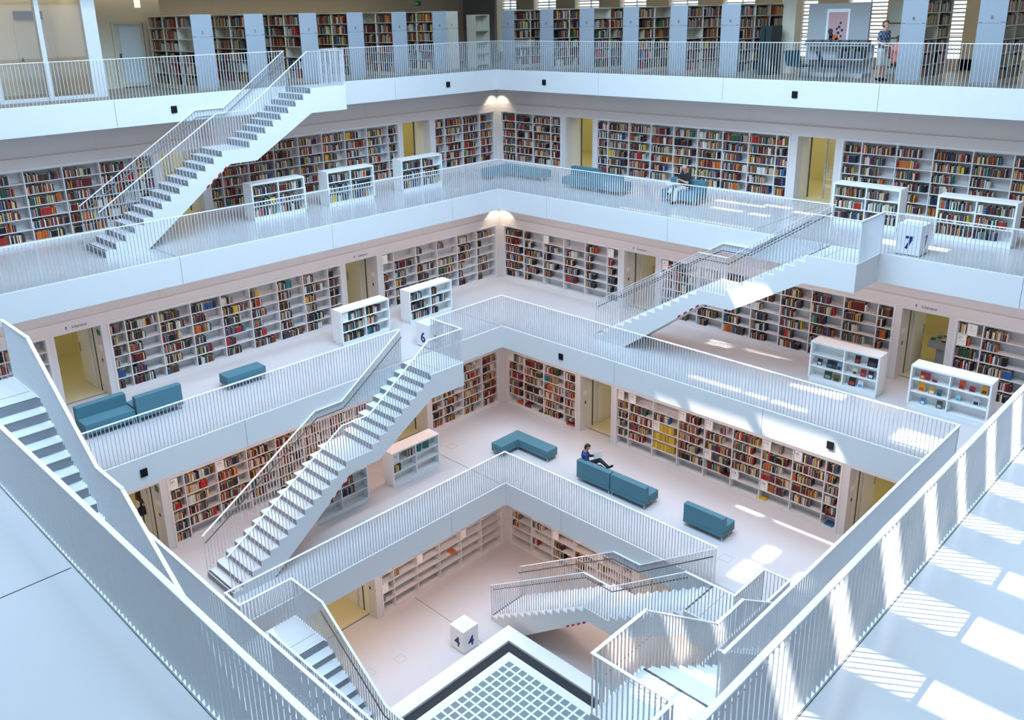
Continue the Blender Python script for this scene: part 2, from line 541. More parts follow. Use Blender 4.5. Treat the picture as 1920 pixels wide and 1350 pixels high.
add_light('upper_lamp', 'AREA', (S / 2, -4.5, 3.2), 120, (1.0, 0.80, 0.5), shape='RECTANGLE', size=24, size_y=0.6)
add_light('upper_lamp', 'AREA', (-4.5, S / 2, 3.2), 90, (1.0, 0.80, 0.5), rot=(0, 0, R(90)), shape='RECTANGLE', size=24, size_y=0.6)

# ------------------------------------------------------------------ door portals
def num_door():
    n = 0
    while True:
        n += 1
        yield n
DN = num_door()
for k in (7, 6, 5, 4):
    for sd in ('L', 'Rm'):
        for di, (d0, d1) in enumerate(DOORS[k]):
            wv, z = WL[k], Z[k]
            x, y = MAPS[sd]((d0 + d1) / 2, wv)
            where = ('nearest the far corner' if di == 0 else 'farthest from the corner')
            t = thing('door_%d' % next(DN), (x, y, z), 'open doorway, %s wall, %s, %s' % (SNAME[sd], LNAME[k], where), 'doorway', kind='structure')
            dd = 1.0
            MB(sd).box(d0 - 0.06, d0, wv - dd, wv - 0.4, z, z + HEAD + .06).build('jamb', M_DOORW, t)
            MB(sd).box(d1, d1 + 0.06, wv - dd, wv - 0.4, z, z + HEAD + .06).build('jamb', M_DOORW, t)
            MB(sd).box(d0, d1, wv - dd, wv - 0.4, z + HEAD, z + HEAD + 0.06).build('lintel', M_DOORW, t)
            MB(sd).box(d0, d1, wv - 0.43, wv - 0.40, z, z + 0.006).build('threshold', M_DARK, t)
            # leaf standing open against the jamb on the corner side, dark slot, small plates
            corner_side = True
            if k == 7:
                MB(sd).box(d0, d0 + 0.03, wv - 1.02, wv - 0.97, z, z + HEAD).build('door_frame', M_DARK, t)
                if di == 1:
                    lf = MB(sd).box(d0 + .55, d1 - .03, wv - 1.06, wv - 1.04, z + .02, z + HEAD - .02).build('door_leaf', M_GLASS, t)
                    MB(sd).box(d0 + .52, d0 + .56, wv - 1.08, wv - 1.03, z, z + HEAD).build('stile', M_STEEL, lf)
                    MB(sd).box(d0 + .62, d0 + .65, wv - 1.03, wv - .99, z + .9, z + 1.2).build('handle', M_STEEL, lf)
            else:
                lf = MB(sd).box(d0 + 0.01, d0 + 0.055, wv - 1.85, wv - 0.98, z + 0.01, z + HEAD).build('door_leaf', M_DOORW, t)
                MB(sd).box(d0 + 0.0, d0 + 0.012, wv - 0.72, wv - 0.66, z, z + HEAD).build('door_slot', M_DARK, t)
                MB(sd).box(d0 + 0.055, d0 + 0.085, wv - 1.75, wv - 1.72, z + 0.95, z + 1.25).build('handle', M_STEEL, lf)
                MB(sd).box(d0, d0 + 0.012, wv - 0.36, wv - 0.16, z + 1.35, z + 1.5).build('wall_plate', M_CARD, t)
                MB(sd).box(d0, d0 + 0.012, wv - 0.31, wv - 0.25, z + 1.0, z + 1.1).build('switch', M_BROWN, t)
            if k == 6:
                uc = (d0 + d1) / 2
                tx, ty = MAPS[sd](uc - (0.08 if sd == 'L' else -0.08), wv + 0.004)
                text_part('lettering', 'Literatur', 0.115, (tx, ty, z + HEAD + 0.15), FACE[sd], M_BLUE, t)
                au = uc + 0.27 if sd == 'L' else uc - 0.27
                ar = MB(sd)
                za = z + HEAD + .15
                ar.box(au - 0.007, au + 0.007, wv + 0.001, wv + 0.005, za - .05, za + .035)
                ar.prism([(au - 0.032, za + .005), (au - .02, za), (au, za + .022), (au + .02, za), (au + 0.032, za + .005), (au, za + .045)], wv + 0.001, wv + 0.005)
                ar.build('arrow', M_BLUE, t)
            if (k, di) in ((6, 1), (5, 1)) and sd == 'L':
                g = MB(sd).box(d0 - 0.0, d0 + 0.02, wv - 0.3, wv - 0.12, z + 1.82, z + 1.98).build('exit_sign', mat('exit_green', srgb(20, 120, 60), 0.5, noise=.1), t)

# ------------------------------------------------------------------ railings
BAL = {}
def baluster_mesh(h):
    key = round(h, 3)
    if key not in BAL:
        mb = MB()
        mb.box(-0.004, 0.004, -0.017, 0.017, 0, h)
        BAL[key] = mb.mesh('baluster', M_BAL)
    return BAL[key]
STEP = 0.095
def railing(side, polys, label, parent=None):
    """polys: list of polylines [(u, v, z_top)], foot = z_top - HR"""
    p0 = polys[0][0]
    x, y = MAPS[side](p0[0], p0[1])
    if parent is None:
        t = thing('railing', (x, y, p0[2] - HR), label, 'railing')
    else:
        t = bpy.data.objects.new('railing', None)
        t.empty_display_size = 0.2
        t.location = Vector((x, y, p0[2] - HR)) - abs_loc(parent)
        link(t, parent)
    o = Vector((x, y, p0[2] - HR))
    for pl in polys:
        lf = 0.0005 + (0.0004 if side in ('R', 'NL') else 0) + (0.0022 if parent is not None else 0)
        MB(side).sweep(pl, 0.029, 0.009, lift=lf).build('top_rail', M_RAIL, t)
        flat = [p for p in pl if abs(p[2] - pl[0][2]) < 1e-6]
        if len(flat) > 1:
            MB(side).sweep([(u, v, z - HR + 0.004) for u, v, z in flat], 0.022, 0.004, lift=lf * .5).build('base_rail', M_RAIL, t)
        first = True
        for (a, b) in zip(pl[:-1], pl[1:]):
            L = math.hypot(b[0] - a[0], b[1] - a[1])
            n = max(1, int(round(L / STEP)))
            x0, y0 = MAPS[side](a[0], a[1])
            x1, y1 = MAPS[side](b[0], b[1])
            rz = math.atan2(y1 - y0, x1 - x0)
            for i in range(0 if first else 1, n + 1):
                f = i / n
                zz = a[2] + (b[2] - a[2]) * f - HR
                inst('baluster', baluster_mesh(HR - 0.005), t, (x0 + (x1 - x0) * f - o.x, y0 + (y1 - y0) * f - o.y, zz - o.z), rz)
            first = False
    return t

for k, sides in ((8, ('L', 'R')), (7, ('L', 'R', 'NR', 'NL')), (6, ('L', 'R', 'NR', 'NL')), (5, ('L', 'R', 'NR', 'NL'))):
    a = A[k]
    v = a - 0.035
    for sd in sides:
        e0, e1 = a - 0.035, S - a + 0.035
        if k == 8:
            e1 = 24.0
            if sd == 'R':
                e0, e1 = S - 24.0, S + 0.035
        zt = Z[k] + HR
        if sd in STAIRS[k]:
            sh = -0.2 if k == 8 else 0.0
            polys = [[(e0, v, zt), (U0 + sh, v, zt)], [(U1 + sh, v, zt), (e1, v, zt)]]
        else:
            polys = [[(e0, v, zt), (e1, v, zt)]]
        railing(sd, polys, 'white balustrade of flat bars along the %s edge, %s' % (SNAME[sd], LNAME[k]))

# ------------------------------------------------------------------ stairs
def stair(k, side):
    a, zt = A[k], Z[k]
    sh = -0.2 if (k == 8) else 0.0
    u0, u1, l0, l1, ue = U0 + sh, U1 + sh, UL0 + sh, UL1 + sh, UE + sh
    v0, v1 = a, a + SW
    x, y = MAPS[side](ue, a + SW / 2)
    nm = {'L': 'left', 'R': 'right', 'NR': 'near right', 'NL': 'near left'}[side]
    t = thing('staircase', (x, y, Z[k] - H), 'white two-flight staircase on the %s side climbing to the %s' % (nm, LNAME[k]), 'staircase')
    top = [(u0, zt), (u1, zt)]
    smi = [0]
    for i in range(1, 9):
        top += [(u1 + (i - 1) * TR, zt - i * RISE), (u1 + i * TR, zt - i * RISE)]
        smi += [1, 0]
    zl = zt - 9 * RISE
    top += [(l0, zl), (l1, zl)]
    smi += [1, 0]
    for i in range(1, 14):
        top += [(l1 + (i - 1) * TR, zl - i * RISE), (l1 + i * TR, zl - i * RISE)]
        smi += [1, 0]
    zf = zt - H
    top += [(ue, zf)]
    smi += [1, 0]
    th = 0.40
    bot = [(ue - 1.15, zf), (l1 - 0.22, zl - th), (l0 - 0.2, zl - th), (u1 + 0.02, zt - SLAB), (u0, zt - SLAB)]
    smi += [0, 0, 0, 0, 0]
    poly = (top + bot)[::-1]
    smi_r = smi[:len(poly)][::-1]
    smi_r = smi_r[1:] + smi_r[:1]
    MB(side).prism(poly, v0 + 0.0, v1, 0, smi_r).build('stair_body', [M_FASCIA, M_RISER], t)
    for i in range(1, 9):
        MB(side).box(u1 + (i - 1) * TR - 0.0, u1 + i * TR + 0.012, v0 + .03, v1 - 0.03, zt - i * RISE, zt - i * RISE + 0.012).build('tread', M_TREAD, t)
    for i in range(1, 14):
        MB(side).box(l1 + (i - 1) * TR, l1 + i * TR + 0.012, v0 + .03, v1 - 0.03, zl - i * RISE, zl - i * RISE + 0.012).build('tread', M_TREAD, t)
    # dark edge strip and joint on the top platform
    MB(side).box(u1 - 0.05, u1 - 0.005, v0 + .04, v1 - 0.04, zt, zt + 0.004).build('edge_strip', M_DARK, t)
    MB(side).box(u1 - 0.42, u1 - 0.412, v0 - .02, v1 - 0.04, zt, zt + 0.003).build('platform_joint', M_DARK, t)
    MB(side).box(l1 + 12 * TR + .22, l1 + 13 * TR - .005, v0 + .04, v1 - 0.04, zl - 13 * RISE + .012, zl - 13 * RISE + 0.016).build('edge_strip', M_GREYD, t)
    # warning stripes on the underside edge
    sl = (zl - th - zf) / (ue - 1.15 - (l1 - 0.22))
    for j in range(4):
        uu = l1 - 0.1 + j * 0.2
        zz = zl - th - (uu - (l1 - 0.22)) * sl
        MB(side).prism([(uu, zz - 0.012), (uu + 0.1, zz - 0.1 * sl - 0.012), (uu + 0.1, zz - 0.1 * sl + 0.05), (uu, zz + 0.05)], v1 - 0.02, v1 + 0.006).build('warning_stripe', M_RED, t)
    vo, vi = v1 - 0.035, v0 + 0.035
    zt1 = HR
    fl = [(u1, zt + HR), (l0, zl + HR), (l1, zl + HR), (ue, zf + RISE + HR)]
    railing(side, [[(u0, a - 0.035, zt + HR), (u0, vo, zt + HR), (fl[0][0], vo, fl[0][1])] + [(p, vo, q) for p, q in fl[1:]]], None, t)
    railing(side, [[(p, vi, q) for p, q in fl]], None, t)
    hrails = []
    if (k, side) in ((5, 'R'), (5, 'NL'), (7, 'R')): hrails.append((vo, -1))
    if (k, side) not in ((7, 'NL'), (6, 'NR')): hrails.append((vi, 1))
    for vv, sgn in hrails:
        pts = [MAPS[side](p, vv + sgn * 0.075) + (q - 0.2,) for p, q in fl]
        tube('handrail', pts, 0.017, M_DSTEEL, t)
    return t
for k, sides in STAIRS.items():
    for sd in sides:
        stair(k, sd)

# ------------------------------------------------------------------ books
PAL = [('black', (22, 22, 26), 24), ('dark blue', (28, 40, 78), 9), ('blue', (50, 95, 150), 6), ('white', (225, 222, 212), 13), ('cream', (205, 190, 155), 9),
       ('dark red', (110, 24, 26), 9), ('red', (185, 38, 32), 6), ('orange', (205, 105, 35), 5), ('yellow', (222, 185, 60), 3), ('green', (50, 95, 60), 4),
       ('teal', (45, 125, 130), 3), ('grey', (120, 120, 118), 8), ('brown', (90, 62, 42), 7), ('purple', (85, 45, 85), 2)]
PN = [p[0] for p in PAL]
PW = [p[2] for p in PAL]
PC = {p[0]: srgb(*p[1]) for p in PAL}
WARM_PAL = [17, 4, 3, 16, 10, 14, 9, 8, 5, 4, 2, 5, 9, 1]
PAGE = (0.74, 0.62, 0.42, 1)
STUFF_V, STUFF_C = [], []       # boxes of 8 corners, colours of 6 faces

def unit_book():
    mb = MB()
    mb.box(-0.5, -0.42, -0.5, 0.5, 0, 1)
    mb.box(0.42, 0.5, -0.5, 0.5, 0, 1)
    mb.box(-0.42, 0.42, 0.42, 0.5, 0, 1)
    cov = mb.mesh('book', M_BOOK)
    mb = MB()
    mb.box(-0.42, 0.42, -0.46, 0.42, 0.02, 0.97)
    return cov, mb.mesh('pages', M_PAGES)
BOOK_ME, PAGE_ME = unit_book()
IND = [0]
BCNT = {}
NTH = ['first', 'second', 'third', 'fourth', 'fifth', 'sixth', 'seventh', 'eighth', 'ninth', 'tenth', 'eleventh', 'twelfth', 'thirteenth', 'fourteenth', 'fifteenth', 'sixteenth', 'seventeenth', 'eighteenth', 'nineteenth', 'twentieth'] + ['later'] * 40
MAXIND = 300
def add_book(side, u, vfront, z, w_, d, h, cname, ind=None, lean=0.0, rot=0.0):
    """upright book, spine at vfront facing the hall; ind = (place text, group) makes it an object of its own"""
    col = PC[cname]
    j = 0.55 + 0.5 * random.random()
    col = (min(col[0] * j, 1), min(col[1] * j, 1), min(col[2] * j, 1), 1)
    if ind is not None and IND[0] < MAXIND:
        IND[0] += 1
        x, y = MAPS[side](u, vfront - d / 2)
        o = bpy.data.objects.new('book', BOOK_ME)
        o.location = (x, y, z)
        o.scale = (w_, d, h)
        o.rotation_euler = (0, 0, 0 if side == 'L' else -math.pi / 2)
        o.color = col
        COL.objects.link(o)
        c = bpy.data.objects.new('pages', PAGE_ME)
        link(c, o)
        BCNT[(ind[0], cname)] = BCNT.get((ind[0], cname), 0) + 1
        tag(o, '%s %s book from the left, %s' % (NTH[BCNT[(ind[0], cname)] - 1], cname, ind[0]), 'book', ind[1])
        return
    u0, u1, v0, v1 = u - w_ / 2, u + w_ / 2, vfront - d, vfront
    pts = []
    for zz in (z, z + h):
        for (uu, vv) in ((u0, v0), (u1, v0), (u1, v1), (u0, v1)):
            x, y = MAPS[side](uu + (lean * (zz - z)), vv)
            pts.append((x, y, zz))
    if side == 'Rm':
        pts = [pts[i] for i in (0, 3, 2, 1, 4, 7, 6, 5)]
    STUFF_V.append(pts)
    STUFF_C.append((col, PAGE if random.random() < 0.85 else col, col))

def fill_row(side, ua, ub, vfront, z, h, fill, warm=False, ind=None, force=None, gapfirst=0.0):
    """books in one compartment, starting at the end on the left as seen from the hall"""
    width = (ub - ua) * fill
    pos = gapfirst
    big = random.random()
    run = None
    while pos < width:
        if run and run[1] > 0:
            cname, wd, hh = run[0]
            run[1] -= 1
        else:
            cname = random.choices(PN, WARM_PAL if warm else PW)[0]
            wd = random.uniform(0.014, 0.038)
            hh = h * random.uniform(0.56, 0.80)
            if random.random() < 0.03:
                run = [(cname, wd, hh), random.randint(3, 8)]
        if force:
            cname = force
            wd, hh = 0.04, h * 0.8
        if pos + wd > width + 0.02 or pos + wd > (ub - ua) - 0.01:
            break
        u = (ub - pos - wd / 2) if side == 'L' else (ua + pos + wd / 2)
        add_book(side, u, vfront - random.uniform(0, 0.025), z, wd * 0.94, random.uniform(0.14, 0.19), hh, cname, ind)
        pos += wd
    return pos

def flat_book(side, u, v, z, w_, d, h, cname, label, n=1):
    """book lying flat, a thing of its own"""
    for i in range(n):
        x, y = MAPS[side](u, v)
        o = bpy.data.objects.new('book', BOOK_ME)
        o.rotation_euler = (0, R(90), R(random.uniform(-8, 8)) + (0 if side == 'L' else R(-90)))
        o.scale = (h, d, w_)
        o.location = (x - (w_ / 2 if side == 'L' else 0), y + (w_ / 2 if side != 'L' else 0), z + h / 2 + i * h)
        o.color = PC[cname]
        COL.objects.link(o)
        link(bpy.data.objects.new('pages', PAGE_ME), o)
        tag(o, label, 'book')

# ------------------------------------------------------------------ wall bookshelves
ORD = ['first', 'second', 'third', 'fourth', 'fifth', 'sixth', 'seventh', 'eighth', 'ninth']
ROWN = ['top row', 'second row', 'third row', 'fourth row', 'fifth row', 'bottom row']
def bays(u0, u1, kind):
    L = u1 - u0
    if kind == 'short':
        f = [0.8, 1.0, 1.0, 0.55]
    elif kind == 'corner':
        f = [1, 1, 1, 1, 1, 0.5]
    elif kind == 'long':
        f = [0.5] + [1] * 7 + [0.45]
    else:
        n = max(1, int(L - 0.5))
        f = [0.55] + [1] * n
    s = sum(f)
    e = [u0]
    for q in f:
        e.append(e[-1] + L * q / s)
    return e

def sign(side, u0, v, z, w_, h, text, label):
    x, y = MAPS[side](u0, v)
    t = thing('shelf_sign', (x, y, z), label, 'sign')
    MB(side).box(u0 - w_ / 2, u0 + w_ / 2, v - 0.05, v, z, z + h).build('card', M_CARD, t)
    if text:
        off = w_ * 0.12
        uu = u0 + off if side == 'L' else u0 - off
        tx, ty = MAPS[side](uu, v + 0.003)
        text_part('lettering', text, h * 0.36, (tx, ty, z + h * 0.72), FACE[side], M_INK, t)
        MB(side).box(u0 - w_ * .3, u0 + w_ * .25, v, v + 0.002, z + h * .4, z + h * .42).build('rule', M_GREYD, t)
    return t

SHDESC = {'short': 'bookshelf in the corner', 'corner': 'bookshelf by the far corner', 'long': 'bookshelf between two doorways', 'rest': 'bookshelf beyond the outer doorway'}
def wall_shelf(k, side, u0, u1, kind, fillrange, warm, rows=6, ind_rule=None, empties=(), full=()):
    wv, z = WL[k], Z[k]
    x, y = MAPS[side]((u0 + u1) / 2, wv - 0.2)
    t = thing('wall_bookshelf', (x, y, z), 'white wall %s, %s side, %s' % (SHDESC[kind], SNAME[side], LNAME[k]), 'bookshelf')
    zb, zt = 0.12, HEAD
    rh = (zt - zb - 0.03) / rows
    MB(side).box(u0, u1, wv - 0.39, wv - 0.36, z, z + zt).build('back_panel', M_SHELF, t)
    MB(side).box(u0, u1, wv - 0.36, wv - 0.015, z, z + zb).build('plinth', M_SHELF, t)
    MB(side).box(u0, u1, wv - 0.36, wv - 0.005, z + zt - 0.03, z + zt).build('top_board', M_SHELF, t)
    # projecting frame
    MB(side).box(u0 - 0.05, u0, wv - 0.0, wv + 0.02, z, z + zt + .05).build('frame', M_SHELF, t)
    MB(side).box(u1, u1 + 0.05, wv - 0.0, wv + 0.02, z, z + zt + .05).build('frame', M_SHELF, t)
    MB(side).box(u0, u1, wv - 0.0, wv + 0.02, z + zt, z + zt + .05).build('frame', M_SHELF, t)
    e = bays(u0, u1, kind)
    for i, uu in enumerate(e):
        MB(side).box(max(uu - 0.014, u0), min(uu + 0.014, u1), wv - 0.36, wv - 0.012, z + zb, z + zt - 0.03).build('upright', M_SHELF, t)
    for i, (a, b) in enumerate(zip(e[:-1], e[1:])):
        for r_ in range(rows):
            zs = z + zb + r_ * rh
            if r_:
                MB(side).box(a + 0.014, b - 0.014, wv - 0.36, wv - 0.02, zs - 0.022, zs).build('shelf_board', M_SHELF, t)
            rr = rows - 1 - r_
            if (i, rr) in empties:
                continue
            fl = random.uniform(*fillrange)
            if (i, rr) in full: fl = 0.97
            ind = None
            if ind_rule and ind_rule(i, rr):
                ind = ('in the %s of the %s, %s side, %s' % (ROWN[rr], SHDESC[kind], SNAME[side], LNAME[k]), 'books on the %s, %s side, %s' % (SHDESC[kind], SNAME[side], LNAME[k]))
            fc = 'yellow' if (k == 5 and side == 'Rm' and kind == 'long' and i == 2 and rr in (2, 3, 4)) else None
            gf = 0.24 if (k, side, kind, i, rr) in SIGNS else 0.0
            if gf and kind == 'long' and rr == 0 and k == 5:
                gf = random.choice([0.28, 0.5])
            fill_row(side, a + 0.016, b - 0.016, wv - 0.05, zs, rh - 0.02, 0.85 if fc else fl, warm, ind if not fc else None, fc, gf)
    for key, txt in SIGNS.items():
        if key[0] == k and key[1] == side and key[2] == kind and key[3] < len(e) - 1:
            i, rr = key[3], key[4]
            uu = e[i + 1] - 0.14 if side == 'L' else e[i] + 0.14
            zs = z + zb + (rows - 1 - rr) * rh
            sign(side, uu, wv - 0.03, zs, 0.23, rh * 0.9, txt, 'white sign%s in the %s bay, %s, %s shelf, %s' % (' reading ' + txt if txt else '', ORD[i], ROWN[rr], (SNAME[side] + ' ' + kind).replace('rest', 'outer'), LNAME[k]))
    return t

SIGNS = {(5, 'Rm', 'long', 0, 0): '172', (5, 'Rm', 'long', 1, 0): '172', (5, 'Rm', 'long', 3, 0): '172', (5, 'Rm', 'long', 4, 0): '173', (5, 'Rm', 'long', 6, 0): '175', (5, 'Rm', 'long', 7, 0): '181',
         (5, 'Rm', 'long', 2, 2): '172', (5, 'Rm', 'long', 4, 3): '173', (5, 'Rm', 'long', 5, 4): '174', (5, 'Rm', 'long', 6, 4): '176',
         (5, 'Rm', 'short', 0, 0): '171', (5, 'L', 'long', 8, 0): '161', (5, 'L', 'long', 6, 0): '171', (6, 'Rm', 'corner', 2, 0): '1', (6, 'Rm', 'corner', 5, 0): '2',
         (6, 'L', 'corner', 5, 0): '', (6, 'Rm', 'rest', 0, 1): '21', (6, 'Rm', 'long', 0, 0): '4',
         (4, 'L', 'corner', 1, 0): '', (4, 'L', 'corner', 2, 0): '', (4, 'L', 'corner', 1, 2): '', (4, 'L', 'corner', 3, 2): '', (4, 'L', 'corner', 5, 3): '',
         (4, 'Rm', 'corner', 0, 0): '', (4, 'Rm', 'corner', 1, 1): '', (4, 'Rm', 'corner', 2, 2): '', (4, 'Rm', 'corner', 3, 1): '', (4, 'Rm', 'corner', 4, 2): ''}
KINDS = {7: ['short', 'long', 'rest'], 6: ['corner', 'long', 'rest'], 5: ['short', 'long', 'rest'], 4: ['corner', 'long']}
FILL = {7: (0.6, 1.0), 6: (0.35, 0.9), 5: (0.55, 0.97), 4: (0.0, 0.0)}
FILLS = {(6, 'L', 'corner'): (0.15, 0.95), (6, 'Rm', 'corner'): (0.15, 0.8), (6, 'Rm', 'long'): (0.3, 0.75), (6, 'Rm', 'rest'): (0.3, 0.8), (7, 'Rm', 'rest'): (.5, .95)}
EMPT = {(5, 'Rm', 'long'): {(0, 0), (1, 0), (2, 0), (0, 5), (1, 5), (2, 5), (3, 5), (4, 5), (5, 5), (6, 5), (7, 5), (8, 5), (5, 4)},
        (6, 'Rm', 'corner'): {(3, 0), (2, 5), (3, 5), (4, 5), (5, 5), (2, 0), (5, 0)}, (6, 'L', 'corner'): {(5, 0), (4, 0), (5, 1), (2, 1)},
        (5, 'Rm', 'short'): {(0, 5), (1, 5)}, (5, 'L', 'long'): {(7, 5), (6, 5), (5, 5)}}
def rule_for(k, side, kind):
    return None
for k in (7, 6, 5, 4):
    for side in ('L', 'Rm'):
        for (u0, u1), kind in zip(RUNS[k], KINDS[k]):
            if k == 4 and kind == 'long': continue
            if k == 5 and kind == 'rest': continue
            key = (k, side, kind)
            if k == 4:
                em = {(i, r_) for i in range(9) for r_ in range(6)}
                if side == 'Rm': em -= {(0, 2), (0, 3), (1, 2), (2, 3), (2, 4), (3, 3), (3, 4), (4, 3), (1, 4)}
                else: em -= {(5, 4), (4, 2)}
                wall_shelf(k, side, u0, u1, kind, (0.2, 0.55), True, empties=em)
                continue
            ir = None
            wall_shelf(k, side, u0, u1, kind, FILLS.get(key, FILL[k]), k == 7 or (k == 5), ind_rule=ir, empties=EMPT.get(key, ()))

# ------------------------------------------------------------------ free-standing low bookcases
CLEN, CDEP, CHT = 1.95, 0.52, 1.2
def low_case(k, side, uc, vf, label, short, fills, warm=False, ind=True, ht=CHT):
    z = Z[k]
    u0, u1, v0 = uc - CLEN / 2, uc + CLEN / 2, vf - CDEP
    x, y = MAPS[side](uc, vf - CDEP / 2)
    t = thing('low_bookcase', (x, y, z), label, 'bookcase', 'low white bookcases on the galleries')
    pz = 0.11
    MB(side).box(u0 + 0.02, u1 - 0.02, v0 + 0.02, vf - 0.02, z, z + pz).build('plinth', M_CASE, t)
    MB(side).box(u0, u1, v0, vf, z + ht - 0.05, z + ht).build('top_panel', M_CASE, t)
    MB(side).box(u0, u0 + 0.045, v0, vf, z + pz, z + ht - 0.05).build('side_panel', M_CASE, t)
    MB(side).box(u1 - 0.045, u1, v0, vf, z + pz, z + ht - 0.05).build('side_panel', M_CASE, t)
    MB(side).box(u0 + .045, u1 - .045, v0, v0 + 0.2, z + pz, z + ht - 0.05).build('back_panel', M_CASE, t)
    MB(side).box(uc - 0.015, uc + 0.015, v0 + 0.2, vf - 0.015, z + pz, z + ht - 0.05).build('upright', M_CASE, t)
    rh = (ht - pz - 0.05) / 3
    rn = ['bottom row', 'middle row', 'top row']
    for b_, (a, b) in enumerate(((u0 + 0.045, uc - 0.015), (uc + 0.015, u1 - 0.045))):
        for r_ in range(3):
            zs = z + pz + r_ * rh
            MB(side).box(a, b, v0 + 0.2, vf - 0.015, zs, zs + 0.022).build('shelf_board', M_CASE, t)
            bay = b_ if side != 'L' else 1 - b_         # 0 = left bay as seen from the hall
            fl = fills.get((bay, 2 - r_), 0)
            if fl:
                gf = 0.0
                fill_row(side, a + 0.01, b - 0.01, vf - 0.06, zs + 0.022, rh - 0.03, fl, warm,
                         ('%s, %s bay, %s' % (rn[r_], ('left', 'right')[bay], short), 'books in the ' + short) if ind else None, gapfirst=gf)
    return t, (u0, u1, rh, pz)

# face-out display books
def display_book(side, k, u, v, z, w_, h, col, acc, label):
    x, y = MAPS[side](u, v)
    o = thing('display_book', (x, y, z), label, 'book', 'books displayed face out on the low bookcases')
    mb = MB('W')
    mb.box(-w_ / 2, w_ / 2, -0.024, 0, 0, h)
    me = mb.mesh('cover', M_BOOK)
    c = bpy.data.objects.new('cover', me)
    c.color = srgb(*col)
    c.rotation_euler = (R(-14 if False else 14), 0, 0)
    link(c, o)
    mb = MB('W')
    mb.box(-w_ * .36, w_ * .36, 0, 0.002, h * .12, h * .48)
    p = bpy.data.objects.new('cover_print', mb.mesh('cover_print', M_BOOK))
    p.color = srgb(*acc)
    link(p, c)
    o.rotation_euler[2] = 0 if side == 'L' else R(-90)
    IND[0] += 1

DISP_A = [(1, 0, .3, .17, .25, (25, 22, 25), (170, 40, 40)), (1, 0, .85, .3, .27, (18, 20, 24), (60, 62, 66)),
          (0, 1, .15, .16, .22, (30, 34, 38), (205, 205, 205)), (0, 1, .55, .19, .26, (22, 28, 36), (70, 95, 110)), (0, 1, .74, .17, .25, (20, 24, 32), (60, 60, 90)), (0, 1, .93, .17, .25, (110, 145, 165), (30, 36, 44)),
          (1, 1, .25, .16, .2, (205, 195, 160), (60, 62, 60)), (1, 1, .55, .16, .24, (140, 25, 40), (190, 60, 60)), (1, 1, .84, .17, .24, (28, 28, 36), (215, 215, 220)),
          (0, 2, .52, .25, .25, (35, 60, 45), (120, 140, 120)), (0, 2, .86, .2, .22, (95, 88, 30), (40, 40, 22)), (1, 2, .18, .22, .27, (22, 22, 26), (160, 50, 35)), (1, 2, .5, .17, .24, (215, 225, 232), (60, 140, 200))]
DISP_B = [(0, 0, .18, .14, .23, (165, 30, 30), (210, 180, 60)), (0, 0, .36, .14, .22, (175, 35, 50), (110, 40, 80)), (0, 0, .6, .15, .07, (150, 30, 40), (90, 20, 25)),
          (1, 0, .2, .16, .25, (205, 75, 35), (120, 35, 20)), (1, 0, .54, .16, .16, (160, 35, 40), (90, 40, 45)), (1, 0, .92, .18, .26, (225, 145, 40), (60, 50, 40)),
          (0, 1, .2, .2, .27, (228, 160, 35), (190, 70, 30)), (0, 1, .55, .18, .2, (205, 140, 60), (215, 215, 210)), (0, 1, .8, .13, .2, (60, 110, 115), (40, 45, 50)),
          (1, 1, .14, .13, .18, (150, 200, 205), (90, 150, 165)), (1, 1, .72, .18, .26, (190, 200, 205), (30, 34, 38)),
          (0, 2, .3, .13, .19, (70, 130, 185), (220, 228, 232)), (0, 2, .86, .16, .24, (70, 80, 60), (170, 170, 160))]
def cname(c):
    best, bn = 1e9, ''
    for n, rgb in (('black', (22, 22, 26)), ('red', (160, 32, 38)), ('orange', (208, 95, 38)), ('yellow-orange', (226, 152, 38)), ('cream', (205, 195, 160)), ('olive', (90, 85, 40)), ('pale blue', (140, 190, 200)), ('blue', (70, 130, 185)),
                   ('dark green', (35, 60, 45)), ('teal', (60, 110, 115)), ('white', (215, 225, 232)), ('grey', (190, 200, 205)), ('tan', (205, 140, 60))):
        d = sum((a - b) ** 2 for a, b in zip(c, rgb))
        if d < best: best, bn = d, n
    return bn

_, geo = low_case(6, 'Rm', 16.1, 2.78, 'low white bookcase with dark face-out books by the right doorway, third gallery', 'left display bookcase', {})
def place_disp(lst, uc, vf, which):
    u0 = uc - CLEN / 2
    rh = geo[2]
    orda = ['first', 'second', 'third', 'fourth', 'fifth', 'sixth', 'seventh', 'eighth']
    cnt = {}
    for (bay, row, fr, w_, h, c, ac) in lst:
        bw = CLEN / 2 - 0.06
        u = (u0 + 0.045 if bay == 0 else uc + 0.015) + 0.09 + fr * (bw - 0.18)
        zs = Z[6] + geo[3] + (2 - row) * rh + 0.022
        cnt[row] = cnt.get(row, 0) + 1
        display_book('Rm', 6, u, vf - 0.12, zs, w_ * .84, h * .88, c, ac, '%s face-out book, %s in the %s row, %s display bookcase' % (cname(c), orda[cnt[row] - 1], ('top', 'middle', 'bottom')[row], which))
place_disp(DISP_A, 16.1, 2.78, 'left')
low_case(6, 'Rm', 18.83, 2.72, 'low white bookcase with red and orange face-out books, third gallery right', 'right display bookcase', {})
place_disp(DISP_B, 18.83, 2.72, 'right')

